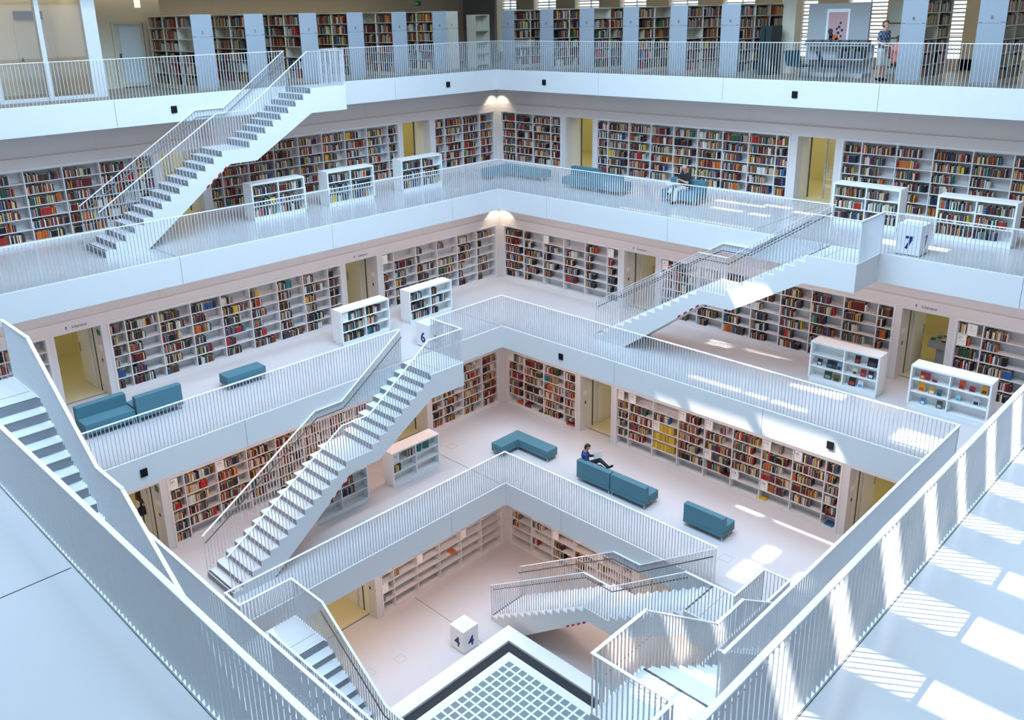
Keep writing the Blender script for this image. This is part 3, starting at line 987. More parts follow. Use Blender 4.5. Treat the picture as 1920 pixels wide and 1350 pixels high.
low_case(6, 'L', 9.25, 2.95, 'low white bookcase left of the staircase head, third gallery left side', 'left low bookcase, third gallery',
         {(0, 0): .98, (1, 0): .75, (0, 1): .97, (1, 1): .55, (0, 2): .95, (1, 2): .6})
low_case(6, 'L', 6.42, 2.95, 'low white bookcase just behind the number 6 cube, third gallery', 'low bookcase behind cube 6',
         {(0, 0): .62, (1, 0): .32, (0, 1): .82, (1, 1): .72, (0, 2): .92, (1, 2): .35})
low_case(5, 'L', 9.5, 5.5, 'nearly empty low white bookcase right of the left staircase, fourth gallery', 'nearly empty low bookcase',
         {(0, 1): .35})
low_case(5, 'L', 12.4, 5.5, 'low white bookcase half hidden by the left staircase flight, fourth gallery', 'low bookcase under the staircase',
         {(0, 0): .9, (0, 1): .75, (1, 0): .5, (1, 1): .55})
low_case(7, 'Rm', 15.2, 0.25, 'low white bookcase left of the number seven cube on the second gallery', 'low bookcase left of cube 7',
         {(0, 0): .85, (1, 0): .6, (0, 1): .9, (1, 1): .9, (0, 2): .95, (1, 2): .9})
low_case(7, 'Rm', 18.15, 0.3, 'low white bookcase right of the number seven cube on the second gallery', 'low bookcase right of cube 7',
         {(0, 0): .85, (1, 0): .95, (0, 1): .85, (1, 1): .8, (0, 2): .95, (1, 2): .6})
for i, uc in enumerate((10.6, 7.77, 4.57)):
    nm = ('leftmost', 'middle', 'rightmost')[i]
    low_case(7, 'L', uc, 0.6, '%s of three low white bookcases on the left side of the second gallery' % nm, '%s low bookcase, second gallery left' % nm,
             {(0, 0): .95, (1, 0): .95 if i < 2 else .6, (0, 1): .95, (1, 1): .9, (0, 2): .9, (1, 2): .85})

# few green books and sign on the nearly empty case
sign('L', 9.5 + CLEN / 2 - 0.19, 5.45, Z[5] + 0.11 + 2 * geo[2] + 0.024, 0.23, 0.28, '163', 'white sign reading 163 on the nearly empty low bookcase')
for i, du in enumerate((0.25, 0.58)):
    x, y = MAPS['L'](9.5 - du + 0.1, 5.4)
    o = bpy.data.objects.new('book', BOOK_ME)
    o.location = (x, y, Z[5] + 0.11 + 2 * geo[2] + 0.024)
    o.scale = (0.03, 0.19, 0.27)
    o.rotation_euler = (0, 0, R(70))
    o.color = srgb(25, 105, 95)
    COL.objects.link(o)
    link(bpy.data.objects.new('pages', PAGE_ME), o)
    tag(o, 'green book standing face out, %s of two on the nearly empty low bookcase' % ('left' if i == 0 else 'right'), 'book')
for du, c in ((.06, 'white'), (.1, 'brown'), (.14, 'dark red'), (.19, 'white'), (.23, 'dark blue'), (.28, 'cream')):
    add_book('L', 9.5 + du + 0.02, 5.44, Z[5] + 0.11 + 2 * geo[2] + 0.024, 0.035, 0.17, 0.25, c, ('top row, right end of the left bay, nearly empty low bookcase', 'books in the nearly empty low bookcase'))
sign('L', 9.25 + CLEN / 2 - 0.2, 2.9, Z[6] + 0.11 + 2 * geo[2] + 0.024, 0.22, 0.29, 'i', 'white sign in the top row of the low bookcase beside the left staircase head')
sign('Rm', 18.38 + .36, WL[6] - 0.03, Z[6] + 0.12 + 5 * .335, 0.24, 0.3, 'i', 'white information sign on the shelf right of the right doorway, third gallery')

# books lying flat on the fourth gallery shelves and the lowest floor
RH5 = (HEAD - 0.15) / 6
flat_book('Rm', 4.3, WL[5] - 0.16, Z[5] + 0.125, 0.34, 0.25, 0.05, 'orange', 'large orange book lying flat on the bottom shelf in the corner', 1)
flat_book('Rm', 4.75, WL[5] - 0.16, Z[5] + 0.125, 0.3, 0.22, 0.12, 'dark red', 'dark red volumes lying flat on the bottom corner shelf', 1)
flat_book('Rm', 5.5, WL[5] - 0.16, Z[5] + 0.125, 0.4, 0.24, 0.06, 'brown', 'brown book lying flat, second bay of the bottom shelf from the corner', 1)
flat_book('Rm', 6.9, WL[5] - 0.1, Z[5] + 0.125, 0.36, 0.26, 0.05, 'red', 'red book lying flat on the bottom shelf left of the corner doorway', 1)
flat_book('Rm', 6.9, WL[5] - 0.13, Z[5] + 0.176, 0.3, 0.22, 0.04, 'black', 'black book lying on the red one by the corner doorway', 1)
flat_book('Rm', 13.1, WL[5] - 0.12, Z[5] + 0.122 + RH5, 0.3, 0.22, 0.03, 'dark red', 'dark red book lying flat alone in the fifth row of the long shelf', 1)
flat_book('Rm', 14.35, WL[5] - 0.14, Z[5] + 0.122, 0.3, 0.24, 0.03, 'yellow', 'yellow book lying flat on the bottom row of the long shelf', 1)
flat_book('Rm', 16.45, WL[5] - 0.14, Z[5] + 0.122 + RH5, 0.26, 0.24, 0.03, 'dark red', 'dark red book lying flat at the far end of the long shelf', 1)
flat_book('Rm', 16.45, WL[5] - 0.14, Z[5] + 0.122, 0.26, 0.24, 0.03, 'blue', 'blue book lying flat in the last bay of the bottom row', 1)
flat_book('L', 8.4, WL[4] - 0.12, Z[4] + 0.122 + 2 * RH5, 0.26, 0.24, 0.03, 'orange', 'orange book lying alone on an empty shelf of the lowest floor', 1)
# small green ornament on the lowest left shelves
mb = MB('W', (10.9, WL[4] - 0.15, Z[4] + 0.12 + 3 * RH5))
for i in range(14):
    a_ = random.uniform(0, 6.28)
    mb.cyl((10.9 + math.cos(a_) * .05, WL[4] - .15 + math.sin(a_) * .05), 0.035, Z[4] + .12 + 3 * RH5 + random.uniform(0, .06), Z[4] + .12 + 3 * RH5 + random.uniform(.1, .2), 6, r2=.01)
tag(mb.build('green_ornament', M_GREEN), 'small bright green ornament on an empty shelf of the lowest floor', 'ornament')
x, y = 13.62, WL[5] - 0.14
mb = MB('W', (x, y, Z[5] + 0.12 + 2 * RH5))
mb.cyl((x, y), 0.05, Z[5] + .12 + 2 * RH5, Z[5] + .2 + 2 * RH5, 14, r2=0.12)
tag(mb.build('red_bowl', M_RED), 'small red bowl on a shelf behind the left staircase, fourth gallery', 'bowl')

# ------------------------------------------------------------------ seating
def sofa(k, side, u0, u1, v0, v1, back, label):
    """back: 'hall' backrest towards the opening, 'wall' towards the wall, None bench"""
    z = Z[k]
    x, y = MAPS[side]((u0 + u1) / 2, (v0 + v1) / 2)
    t = thing('sofa' if back else 'bench', (x, y, z), label, 'sofa' if back else 'bench', 'teal upholstered seating')
    MB(side).box(u0 + .004, u1 - .004, v0, v1, z + 0.13, z + 0.25).build('base', M_TEAL, t, 0.012)
    if back == 'hall':
        sv, bv = (v0, v1 - 0.2), (v1 - 0.2, v1)
    elif back == 'wall':
        sv, bv = (v0 + 0.2, v1), (v0, v0 + 0.2)
    else:
        sv, bv = (v0, v1), None
    MB(side).box(u0 + .004, u1 - .004, sv[0], sv[1], z + 0.252, z + 0.42).build('seat', M_TEAL, t, 0.02)
    if bv:
        MB(side).box(u0 + .004, u1 - .004, bv[0], bv[1], z + 0.252, z + 0.74).build('backrest', M_TEAL, t, 0.02)
    for uu in (u0 + 0.05, u1 - 0.05):
        for vv in (v0 + 0.05, v1 - 0.05):
            x2, y2 = MAPS[side](uu, vv)
            mb = MB('W')
            mb.cyl((x2, y2), 0.018, z, z + 0.13, 10)
            mb.build('leg', M_STEEL, t)
    return t
sofa(5, 'Rm', 9.4, 10.72, 5.5, 6.2, 'hall', 'teal sofa with the reading man on it, fourth gallery')
sofa(5, 'Rm', 10.74, 12.05, 5.5, 6.2, 'hall', 'empty teal sofa joined to the right of the reading man\'s sofa')
sofa(5, 'Rm', 13.3, 14.6, 5.42, 6.08, 'hall', 'single teal sofa standing alone on the right of the fourth gallery')
sofa(6, 'L', 17.2, 18.5, 2.75, 3.45, 'wall', 'teal sofa facing the hall by the left doorway, third gallery')
sofa(6, 'L', 15.9, 17.18, 2.78, 3.48, 'hall', 'teal sofa with its back to the hall, third gallery left')
sofa(6, 'L', 13.25, 14.5, 2.85, 3.35, None, 'straight teal bench in front of the left shelves, third gallery')
sofa(7, 'Rm', 4.4, 5.72, 0.42, 1.12, 'wall', 'teal sofa facing the hall, second gallery, joined pair')
sofa(7, 'Rm', 5.74, 7.08, 0.42, 1.12, 'hall', 'teal sofa with its back to the hall, second gallery, joined pair')
sofa(7, 'Rm', 8.6, 9.95, 0.15, 0.92, 'wall', 'teal sofa with the man in black sitting on it, second gallery')

def corner_bench(k, c, la, lb, w_, label):
    """L-shaped bench, corner c=(x,y), arm along +x length la, arm along +y length lb"""
    z = Z[k]
    t = thing('corner_bench', (c[0], c[1], z), label, 'bench', 'teal upholstered seating')
    def Lp(z0, z1, name):
        mb = MB('W')
        P = [(0, 0), (la, 0), (la, w_), (w_, w_), (w_, lb), (0, lb)]
        n = len(P)
        mb.v = [(c[0] + p[0], c[1] + p[1], z0) for p in P] + [(c[0] + p[0], c[1] + p[1], z1) for p in P]
        mb.f = [tuple(range(n - 1, -1, -1)), tuple(range(n, 2 * n))] + [(i, (i + 1) % n, n + (i + 1) % n, n + i) for i in range(n)]
        mb.mi = [0] * len(mb.f)
        mb.build(name, M_TEAL, t, 0.015)
    Lp(z + .13, z + .25, 'base')
    Lp(z + .252, z + .42, 'seat')
    for (px, py) in ((0.05, 0.05), (la - .05, 0.05), (la - .05, w_ - .05), (0.05, lb - .05), (w_ - .05, lb - .05), (w_ - .05, w_ - .05)):
        mb = MB('W')
        mb.cyl((c[0] + px, c[1] + py), 0.018, z, z + 0.13, 10)
        mb.build('leg', M_STEEL, t)
corner_bench(5, (5.5, 6.15), 1.28, 1.85, 0.5, 'L-shaped teal bench in the middle of the fourth gallery corner')
corner_bench(7, (0.25, 0.75), 1.5, 2.35, 0.5, 'L-shaped teal bench in the corner of the second gallery')

# ------------------------------------------------------------------ number cubes
def cube(k, x0, y0, s, h, txt, label):
    z = Z[k]
    t = thing('number_cube', (x0 + s / 2, y0 + s / 2, z), label, 'cube', 'white number cubes beside the stairs')
    MB().box(x0 + .01, x0 + s - .01, y0 + .01, y0 + s - .01, z, z + .02).build('base', M_DARK, t)
    MB().box(x0, x0 + s, y0, y0 + s, z + .02, z + h).build('body', M_CASE, t, 0.006)
    scr = mat('cube_display', (0.75, 0.92, 0.92, 1), 0.4, noise=0.15, nscale=5)
    MB().box(x0 + s * .2, x0 + s * .8, y0 + s * .2, y0 + s * .8, z + h, z + h + .004).build('display', scr, t)
    text_part('numeral', txt, 0.46, (x0 + s + .003, y0 + s * .52, z + .32), FACE['Rm'], M_BLUE, t).data.offset = 0.012
    text_part('numeral', txt, 0.46, (x0 + s * .5, y0 + s + .003, z + .32), FACE['L'], M_BLUE, t).data.offset = 0.012
cube(4, 10.33, 8.43, 0.6, 0.78, '4', 'white cube with blue numeral 4 on the lowest floor')
cube(7, 1.95, 17.02, 0.62, 0.8, '7', 'white cube with blue numeral 7 on the second gallery')
cube(6, 7.85, 4.55, 0.62, 0.8, '6', 'white cube with blue numeral 6 at the head of the left staircase')

# ------------------------------------------------------------------ glass block panel in the lowest floor
c0, c1 = PIT0, S - PIT0
zp = Z[4]
t = thing('floor_skylight', (S / 2, S / 2, zp), 'square glass block roof light with white rim in the lowest floor', 'skylight')
mb = MB()
ring(mb, c0 + PITW, c0, zp - 0.3, zp + 0.45)
mb.build('rim', M_RIM, t, 0.012)
mb = MB()
ring(mb, c0 + PITW + 0.5, c0 + PITW, zp + 0.2, zp + 0.37)
mb.build('gravel_strip', M_GRAVEL, t)
q0 = 10.28
MB().box(q0, S - q0, q0, S - q0, zp + 0.2, zp + 0.43).build('block_frame', M_RIM, t)
n = 16
g0, g1 = 10.52, S - 10.52
pit = (g1 - g0) / n
mb = MB()
mb.box(-0.098, 0.098, -0.098, 0.098, -0.01, 0.006)
gm = mb.mesh('glass_block', M_GBLOCK)
for i in range(n):
    for j in range(n):
        inst('glass_block', gm, t, (g0 + pit * (i + .5) - S / 2, g0 + pit * (j + .5) - S / 2, 0.43))

# black sockets in the slab edges
for (k, ax, px) in ((8, 'L', 13.45), (8, 'L', 2.62), (8, 'Rm', 2.55), (8, 'Rm', 12.66), (6, 'Rm', 8.06), (6, 'Rm', 17.05), (6, 'L', 17.95), (7, 'Rm', 22.3)):
    a = A[k]
    x, y = MAPS[ax](px, a)
    mb = MB(ax, (x, y, Z[k] - 0.55))
    mb.box(px - 0.085, px + 0.085, a + 0.0, a + 0.036, Z[k] - 0.5, Z[k] - 0.3)
    tt = mb.build('loudspeaker', M_BLACK)
    tag(tt, 'black square wall loudspeaker on the %s edge of the %s, %s' % (SNAME[ax], LNAME[k], 'near the corner' if px < 5 else ('along the middle' if px < 14 else 'towards the frame edge')), 'loudspeaker', 'black loudspeakers on the slab edges')

# ------------------------------------------------------------------ topmost gallery: shelf rows, walls, windows
def add_book_u(side, uf, v, z, w_, d, h, cname):
    col = PC[cname]
    j = 0.5 + 0.5 * random.random()
    col = (min(col[0] * j, 1), min(col[1] * j, 1), min(col[2] * j, 1), 1)
    pts = []
    for zz in (z, z + h):
        for (uu, vv) in ((uf - d, v - w_ / 2), (uf, v - w_ / 2), (uf, v + w_ / 2), (uf - d, v + w_ / 2)):
            x, y = MAPS[side](uu, vv)
            pts.append((x, y, zz))
    if side == 'Rm':
        pts = [pts[i] for i in (0, 3, 2, 1, 4, 7, 6, 5)]
    STUFF_V.append(pts)
    STUFF_C.append((col, PAGE, col))

def stack(side, uc, nb, vf, letter, label, warm=True, panel=M_PANEL8, hidden=False):
    t = thing('stack_bookshelf', MAPS[side](uc, vf) + (0,), label, 'bookshelf', 'tall bookshelf rows on the topmost gallery')
    hh, bw, half = 2.25, 0.98, 0.34
    MB(side).box(uc - half, uc + half, vf - 0.03, vf, 0.04, hh).build('end_panel', panel, t)
    MB(side).box(uc - half + .02, uc + half - .02, vf - 0.05 - nb * bw, vf - 0.03, 0, 0.1).build('plinth', M_CREAMSH, t)
    MB(side).box(uc - 0.01, uc + 0.01, vf - 0.03 - nb * bw, vf - 0.03, 0.1, hh - .04).build('centre_panel', M_CREAMSH, t)
    MB(side).box(uc - half, uc + half, vf - 0.03 - nb * bw, vf - 0.03, hh - 0.04, hh).build('top_board', M_CREAMSH, t)
    MB(side).box(uc - half, uc + half, vf - 0.06 - nb * bw, vf - 0.03 - nb * bw, 0.1, hh).build('end_panel', M_CREAMSH, t)
    rh = (hh - 0.14) / 6
    for b in range(nb):
        v1 = vf - 0.03 - b * bw
        v0 = v1 - bw
        if b:
            MB(side).box(uc + .01, uc + half - .01, v1 - 0.012, v1 + 0.012, 0.1, hh - .04).build('upright', M_CREAMSH, t)
        for r_ in range(6):
            zs = 0.1 + r_ * rh
            MB(side).box(uc + .01, uc + half - .005, v0 + .012, v1 - .012, zs, zs + 0.022).build('shelf_board', M_CREAMSH, t)
            if random.random() < 0.06: continue
            pos, lim = 0.02, bw * random.uniform(0.55, 1.0) - 0.03
            while pos < lim:
                wd = random.uniform(0.02, 0.05)
                add_book_u(side, uc + half - 0.05, v0 + pos + wd / 2 + .01, zs + .022, wd * .94, random.uniform(.14, .2), rh * random.uniform(.6, .85), random.choices(PN, WARM_PAL)[0])
                pos += wd
    if letter:
        tx, ty = MAPS[side](uc, vf + 0.003)
        text_part('lettering', letter, 0.14, (tx, ty, 1.72), FACE[side], M_INK, t)
        MB(side).box(uc - .18, uc + .18, vf, vf + .002, 1.585, 1.592).build('label_rule', M_GREYD, t)
        for s_ in (-1, 1):
            MB(side).box(uc + s_ * .27 - .05, uc + s_ * .27 + .05, vf, vf + .002, 1.59, 1.605).build('label_rule', M_INK, t)
    return t
LP = [(11.75, 'S'), (9.95, 'S'), (7.92, 'S'), (5.98, 'R'), (4.0, 'R'), (2.03, 'R')]
ordn = ['first', 'second', 'third', 'fourth', 'fifth', 'sixth', 'seventh', 'eighth', 'ninth']
for i, (uc, l) in enumerate(LP):
    stack('L', uc, 3, -1.0, l, 'tall book row, %s grey end panel from the left on the top left' % ordn[i])
stack('L', 0.95, 1, -1.5, 'Y', 'short book row with cream end panel beside the corner of the topmost gallery', panel=M_CREAMSH)
RP = [-0.3, 1.78, 3.77, 5.78, 7.78, 9.75, 15.5, 17.5, 19.5]
for i, uc in enumerate(RP):
    stack('Rm', uc, 3 if i < 6 else 2, -1.0, 'R', 'tall book row, %s grey end panel from the corner on the top right' % ordn[i])

# walls of the topmost gallery
mb = MB('L')
mb.box(-9, S + 4, -7.0, -6.6, 0, 3.3)
tag(mb.build('wall_left', M_BEIGE), 'beige back wall of the topmost gallery on the left', 'wall', kind='structure')
mb = MB('L')
mb.box(-6.6, -6.2, -6.6, 0.3 - 3.2, 0, 3.3)
# left room front with door
mb2 = MB('L')
mb2.box(11.4, 11.95, -4.75, -4.5, 0, 3.3)
mb2.box(13.1, 14.9, -4.75, -4.5, 0, 3.3)
mb2.box(11.95, 13.1, -4.75, -4.5, 2.12, 3.3)
mb2.box(14.75, 14.9, -4.5, -1.5, 0, 3.3)
tag(mb2.build('wall_partition', M_BEIGE), 'beige wall with a frosted glass door behind the left book rows', 'wall', kind='structure')
dt = thing('door_20', (12.5, -4.5, 0), 'frosted glass door in a cream frame, top left', 'door', kind='structure')
MB('L').box(11.95, 12.05, -4.6, -4.44, 0, 2.12).build('door_frame', M_CREAMSH, dt)
MB('L').box(13.0, 13.1, -4.6, -4.44, 0, 2.12).build('door_frame', M_CREAMSH, dt)
MB('L').box(12.05, 13.0, -4.6, -4.44, 2.02, 2.12).build('door_frame', M_CREAMSH, dt)
lf = MB('L').box(12.07, 12.98, -4.55, -4.5, 0.03, 2.0).build('door_leaf', M_CREAMSH, dt)
MB('L').box(12.18, 12.87, -4.57, -4.48, 0.15, 1.93).build('pane', M_FROST, lf)
MB('L').box(12.9, 12.95, -4.49, -4.44, 0.95, 1.1).build('handle', M_DSTEEL, lf)
# glazed room front at the left end
gt = thing('window_1', (17.5, -1.5, 0), 'tall glazed room front with white posts at the top left', 'window', kind='structure')
for (a, b) in ((14.72, 15.1), (16.22, 16.34), (17.5, 17.62), (18.8, 18.92), (20.1, 20.22)):
    MB('L').box(a, b, -1.62, -1.42, 0, 3.3).build('post', M_FASCIA, gt)
MB('L').box(14.9, 20.2, -1.58, -1.46, 0, 0.1).build('sill', M_FASCIA, gt)
for (a, b) in ((15.1, 16.22), (16.34, 17.5), (17.62, 18.8), (18.92, 20.1)):
    MB('L').box(a, b, -1.53, -1.51, 0.1, 3.25).build('pane', M_GLASS, gt)
mb = MB('L')
mb.box(14.9, 22, -4.7, -4.5, 0, 3.3)
tag(mb.build('wall_glazed_room', M_BEIGE), 'pale back wall of the glazed room at the top left', 'wall', kind='structure')
cab = thing('room_door', (15.6, -4.5, 0), 'pale door leaf with a grille above it inside the glazed room', 'door')
MB('L').box(15.1, 16.0, -4.49, -4.45, 0, 2.1).build('leaf', M_CREAMSH, cab)
MB('L').box(15.15, 15.95, -4.49, -4.42, 2.2, 2.45).build('grille', M_GREYD, cab)
MB('L').box(15.9, 15.94, -4.45, -4.4, 1.0, 1.1).build('handle', M_DSTEEL, cab)
add_light('glazed_room_lamp', 'AREA', (17, -3.0, 3.2), 22, (1, .85, .5), shape='RECTANGLE', size=4, size_y=.6)
# pendant and exit sign
pl = thing('pendant_lamp', (12.7, -3.2, 2.55), 'white cylinder lamp hanging at the top left', 'lamp')
mb = MB('W')
mb.cyl((12.7, -3.2), 0.09, 2.5, 3.0, 16)
mb.build('shade', mat('lamp_white', (0.9, 0.88, 0.8, 1), .4, noise=.02, emit=(1, .9, .7, 1), estr=0.8), pl)
mb = MB('W')
mb.cyl((12.7, -3.2), 0.01, 3.0, 3.3, 6)
mb.build('cord', M_DSTEEL, pl)
x, y, z_ = 0.1, -4.5, 2.5
ex = thing('exit_sign', (x, y, z_), 'green emergency exit sign high up near the corner', 'sign')
MB('W').box(x - .17, x + .17, y - .02, y, z_, z_ + .2).build('sign_box', mat('exit_green', srgb(20, 120, 60), .5, emit=srgb(20, 130, 60), estr=.4), ex)
MB('W').box(x - .02, x + .1, y, y + .004, z_ + .08, z_ + .12).build('arrow', M_CARD, ex)
MB('W').box(x + .1, x + .14, y, y + .004, z_ + .04, z_ + .16).build('pictogram', M_CARD, ex)
MB('W').box(x - .01, x + .01, y - .02, y, z_ + .2, 3.3).build('bracket', M_DSTEEL, ex)
# window wall on the right: piers and glazing bars, venetian blinds
mb = MB('Rm')
for u in np.arange(-8.0, S + 2, 2.55):
    mb.box(u, u + 1.15, -7.3, -6.9, 0, 3.3)
mb.box(-9, S + 4, -7.3, -6.9, 0, 0.35)
tag(mb.build('wall_right', M_BEIGE), 'row of beige piers between the tall windows, top right', 'wall', kind='structure')
blind = mat('blind_slat', (0.8, 0.82, 0.84, 1), 0.5, noise=.03)
sky_pane = mat('bright_sky_pane', (0.5, 0.6, 0.7, 1), .3, noise=.05, emit=(0.85, 0.92, 1.0, 1), estr=1.3)
wn = 2
for u in np.arange(-8.0, S - 1, 2.55):
    a, b = u + 1.15, u + 2.55
    t = thing('window_%d' % wn, MAPS['Rm']((a + b) / 2, -7.2) + (0.35,), 'tall window with slatted blind, %s from the corner, top right' % (ORD + ['tenth', 'eleventh', 'twelfth', 'thirteenth', 'fourteenth'])[wn - 2], 'window', kind='structure')
    wn += 1
    MB('Rm').box(a, b, -7.29, -7.27, 0.35, 3.3).build('pane', sky_pane, t)
    MB('Rm').box((a + b) / 2 - .03, (a + b) / 2 + .03, -7.27, -7.2, 0.35, 3.3).build('glazing_bar', M_FASCIA, t)
    for zz in (1.1, 1.85, 2.6):
        MB('Rm').box(a, b, -7.27, -7.22, zz - .02, zz + .02).build('glazing_bar', M_FASCIA, t)
    me = None
    zz = 0.5
    while zz < 3.25:
        MB('Rm').box(a + .05, b - .05, -7.16, -7.11, zz, zz + .05).build('blind_slat', blind, t)
        zz += 0.13
mb = MB('Rm')
mb.box(-7.0, -4.5, -4.6, -4.45, 0, 3.3)
tag(mb.build('wall_corner_pier', mat('grey_pier', (0.25, 0.26, 0.28, 1), .7, noise=.05)), 'grey pier in the far corner of the topmost gallery', 'wall', kind='structure')
mb = MB('Rm')
mb.box(-2.2, 14.0, -4.2, -3.9, 2.55, 3.3) if False else mb.box(10.55, 11.0, -3.4, -2.95, 0, 3.3)
tag(mb.build('column', M_BEIGE), 'square beige column left of the poster screen', 'column', kind='structure')
# open cream shelf by the corner
cs = thing('cream_display_shelf', MAPS['L'](-0.9, -1.6) + (0,), 'cream display shelf with a few face-out books in the far corner', 'bookshelf')
MB('L').box(-1.35, -1.31, -2.2, -1.7, 0, 2.1).build('side_panel', M_CREAMSH, cs)
MB('L').box(-.55, -.51, -2.2, -1.7, 0, 2.1).build('side_panel', M_CREAMSH, cs)
MB('L').box(-1.31, -.55, -2.2, -2.16, 0, 2.1).build('back_panel', M_CREAMSH, cs)
for zz in (0.1, 0.55, 1.0, 1.45, 2.06):
    MB('L').box(-1.31, -.55, -2.16, -1.72, zz, zz + .04).build('shelf_board', M_CREAMSH, cs)
# poster screen, counter, chairs
ps = thing('poster_screen', MAPS['Rm'](12.6, -3.0) + (0,), 'tall pale partition carrying a framed poster, top right', 'partition')
MB('Rm').box(11.45, 13.45, -3.05, -2.95, 0, 2.2).build('panel', M_GREYL, ps)
po = thing('framed_poster', MAPS['Rm'](12.45, -2.94) + (1.0,), 'framed pink picture with dark leaves and orange blossom on the partition', 'poster')
MB('Rm').box(12.08, 12.84, -2.95, -2.92, 0.95, 2.03).build('frame', M_RIM, po)
MB('Rm').box(12.15, 12.77, -2.92, -2.915, 1.03, 1.93).build('print', mat('pink_print', srgb(205, 160, 160), .6, noise=.08, nscale=2), po)
blob = MB('Rm')
for (bu, bz, r_) in ((12.25, 1.35, .09), (12.28, 1.22, .08), (12.3, 1.12, .1), (12.5, 1.3, .05), (12.52, 1.48, .045), (12.56, 1.6, .04), (12.62, 1.38, .045), (12.6, 1.2, .04), (12.45, 1.42, .04)):
    blob.prism([(bu + r_ * math.cos(t_ * math.pi / 4), bz + r_ * math.sin(t_ * math.pi / 4)) for t_ in range(8)], -2.915, -2.911)
blob.build('leaf_print', M_INK, po)
blob = MB('Rm')
for (bu, bz, r_) in ((12.42, 1.15, .1), (12.48, 1.09, .07)):
    blob.prism([(bu + r_ * math.cos(t_ * math.pi / 4), bz + r_ * math.sin(t_ * math.pi / 4)) for t_ in range(8)], -2.911, -2.908)
blob.build('blossom_print', mat('orange_print', srgb(205, 95, 40), .6, noise=.1), po)
ct = thing('display_counter', MAPS['Rm'](12.7, -2.3) + (0,), 'low white display counter with dark boxes below the poster', 'counter')
MB('Rm').box(11.7, 13.8, -2.7, -1.95, 0, 0.12).build('plinth', M_GREYL, ct)
MB('Rm').box(11.7, 13.8, -2.7, -2.6, 0.12, 0.95).build('back_panel', M_GREYL, ct)
MB('Rm').box(11.7, 13.8, -2.6, -1.95, 0.52, 0.56).build('shelf_board', M_GREYL, ct)
MB('Rm').box(11.7, 13.8, -2.6, -2.2, 0.92, 0.95).build('shelf_board', M_GREYL, ct)
for i in range(7):
    MB('Rm').box(11.75 + i * .29, 12.0 + i * .29, -2.55, -2.25, 0.95, 1.1).build('box_file', M_GREYD, ct)
for i in range(4):
    MB('Rm').box(12.9 + i * .2, 13.05 + i * .2, -2.5, -2.05, 0.56, 0.85 - (i % 2) * .08).build('box_file', M_GREYD, ct)
def shell_chair(u, v, rz, label):
    t = thing('lounge_chair', MAPS['Rm'](u, v) + (0,), label, 'chair', 'dark teal lounge chairs', rz=rz)
    mb = MB('W')
    mb.prism([(-.3, .36), (.25, .34), (.32, .38), (-.28, .42), (-.42, .82), (-.48, .8)], -.28, .28)
    c = mb.build('shell', M_DTEAL, None)
    c.parent = t
    for (a, b) in ((.2, .2), (-.2, .2), (.2, -.2), (-.2, -.2)):
        mb = MB('W')
        mb.cyl((a, b), .012, 0, .36, 6)
        c = mb.build('leg', M_DSTEEL, None)
        c.parent = t
shell_chair(12.15, -1.2, R(65), 'dark teal lounge chair on the left in front of the counter')
shell_chair(13.2, -1.2, R(125), 'dark teal lounge chair on the right in front of the counter')
lk = thing('locker', MAPS['Rm'](14.1, -4.2) + (0,), 'beige cupboard with two drawers behind the standing man', 'cabinet')
MB('Rm').box(13.6, 14.8, -4.6, -4.0, 0, 2.2).build('body', M_CREAMSH, lk)
for zz in (0.5, 1.1, 1.55):
    MB('Rm').box(13.65, 14.75, -4.0, -3.97, zz, zz + .03).build('drawer_edge', M_BROWN, lk)
dk = thing('dark_cabinet', MAPS['Rm'](10.4, -2.2) + (0,), 'dark green cabinet beside the sixth book row', 'cabinet')
MB('Rm').box(10.35, 10.75, -2.6, -1.9, 0, 1.55).build('body', mat('dark_green', srgb(25, 45, 45), .6, noise=.1), dk)
MB('Rm').box(10.52, 10.54, -1.9, -1.88, 0.1, 1.5).build('door_gap', M_BLACK, dk)
# table with plant seen through the right doorway of the third gallery
tb = thing('reading_table', MAPS['Rm'](6.5, -1.2) + (Z[6],), 'pale table with a plant seen through the doorway nearest the corner', 'table')
MB('Rm').box(5.6, 7.2, -2.2, -0.3, Z[6] + .72, Z[6] + .76).build('table_top', M_WOODT, tb)
for (a, b) in ((5.65, -2.15), (7.15, -2.15), (5.65, -.35), (7.15, -.35)):
    MB('Rm').box(a - .03, a + .03, b - .03, b + .03, Z[6], Z[6] + .72).build('leg', M_WOODT, tb)
pt = thing('potted_plant', MAPS['Rm'](6.5, -1.5) + (Z[6] + .76,), 'green leafy plant on the table behind the doorway', 'plant')
mb = MB('W')
px, py = MAPS['Rm'](6.5, -1.5)
mb.cyl((px, py), .09, Z[6] + .76, Z[6] + .92, 12, r2=.12)
mb.build('pot', M_BROWN, pt)
mb = MB('W')
for i in range(26):
    a_ = random.uniform(0, 6.28); rr = random.uniform(.02, .22); zz = Z[6] + .92 + random.uniform(.0, .3)
    mb.sweep([(px, py, Z[6] + .9), (px + rr * math.cos(a_), py + rr * math.sin(a_), zz)], .03, .004)
mb.build('leaves', M_GREEN, pt)
# display table seen through the second right doorway
dt2 = thing('display_table', MAPS['Rm'](17.75, -0.65) + (Z[6],), 'grey display table with books seen through the right doorway, third gallery', 'table')
MB('Rm').box(17.3, 18.3, -1.15, -0.15, Z[6] + .72, Z[6] + .9).build('top', M_PANEL8, dt2)
MB('Rm').box(17.5, 18.2, -1.0, -0.3, Z[6], Z[6] + .72).build('pedestal', M_PANEL8, dt2)
for i in range(8):
    add_book('Rm', 17.36 + i * .1, -0.3 - (i % 3) * .25, Z[6] + .9, .1, .14, .05, random.choice(PN))
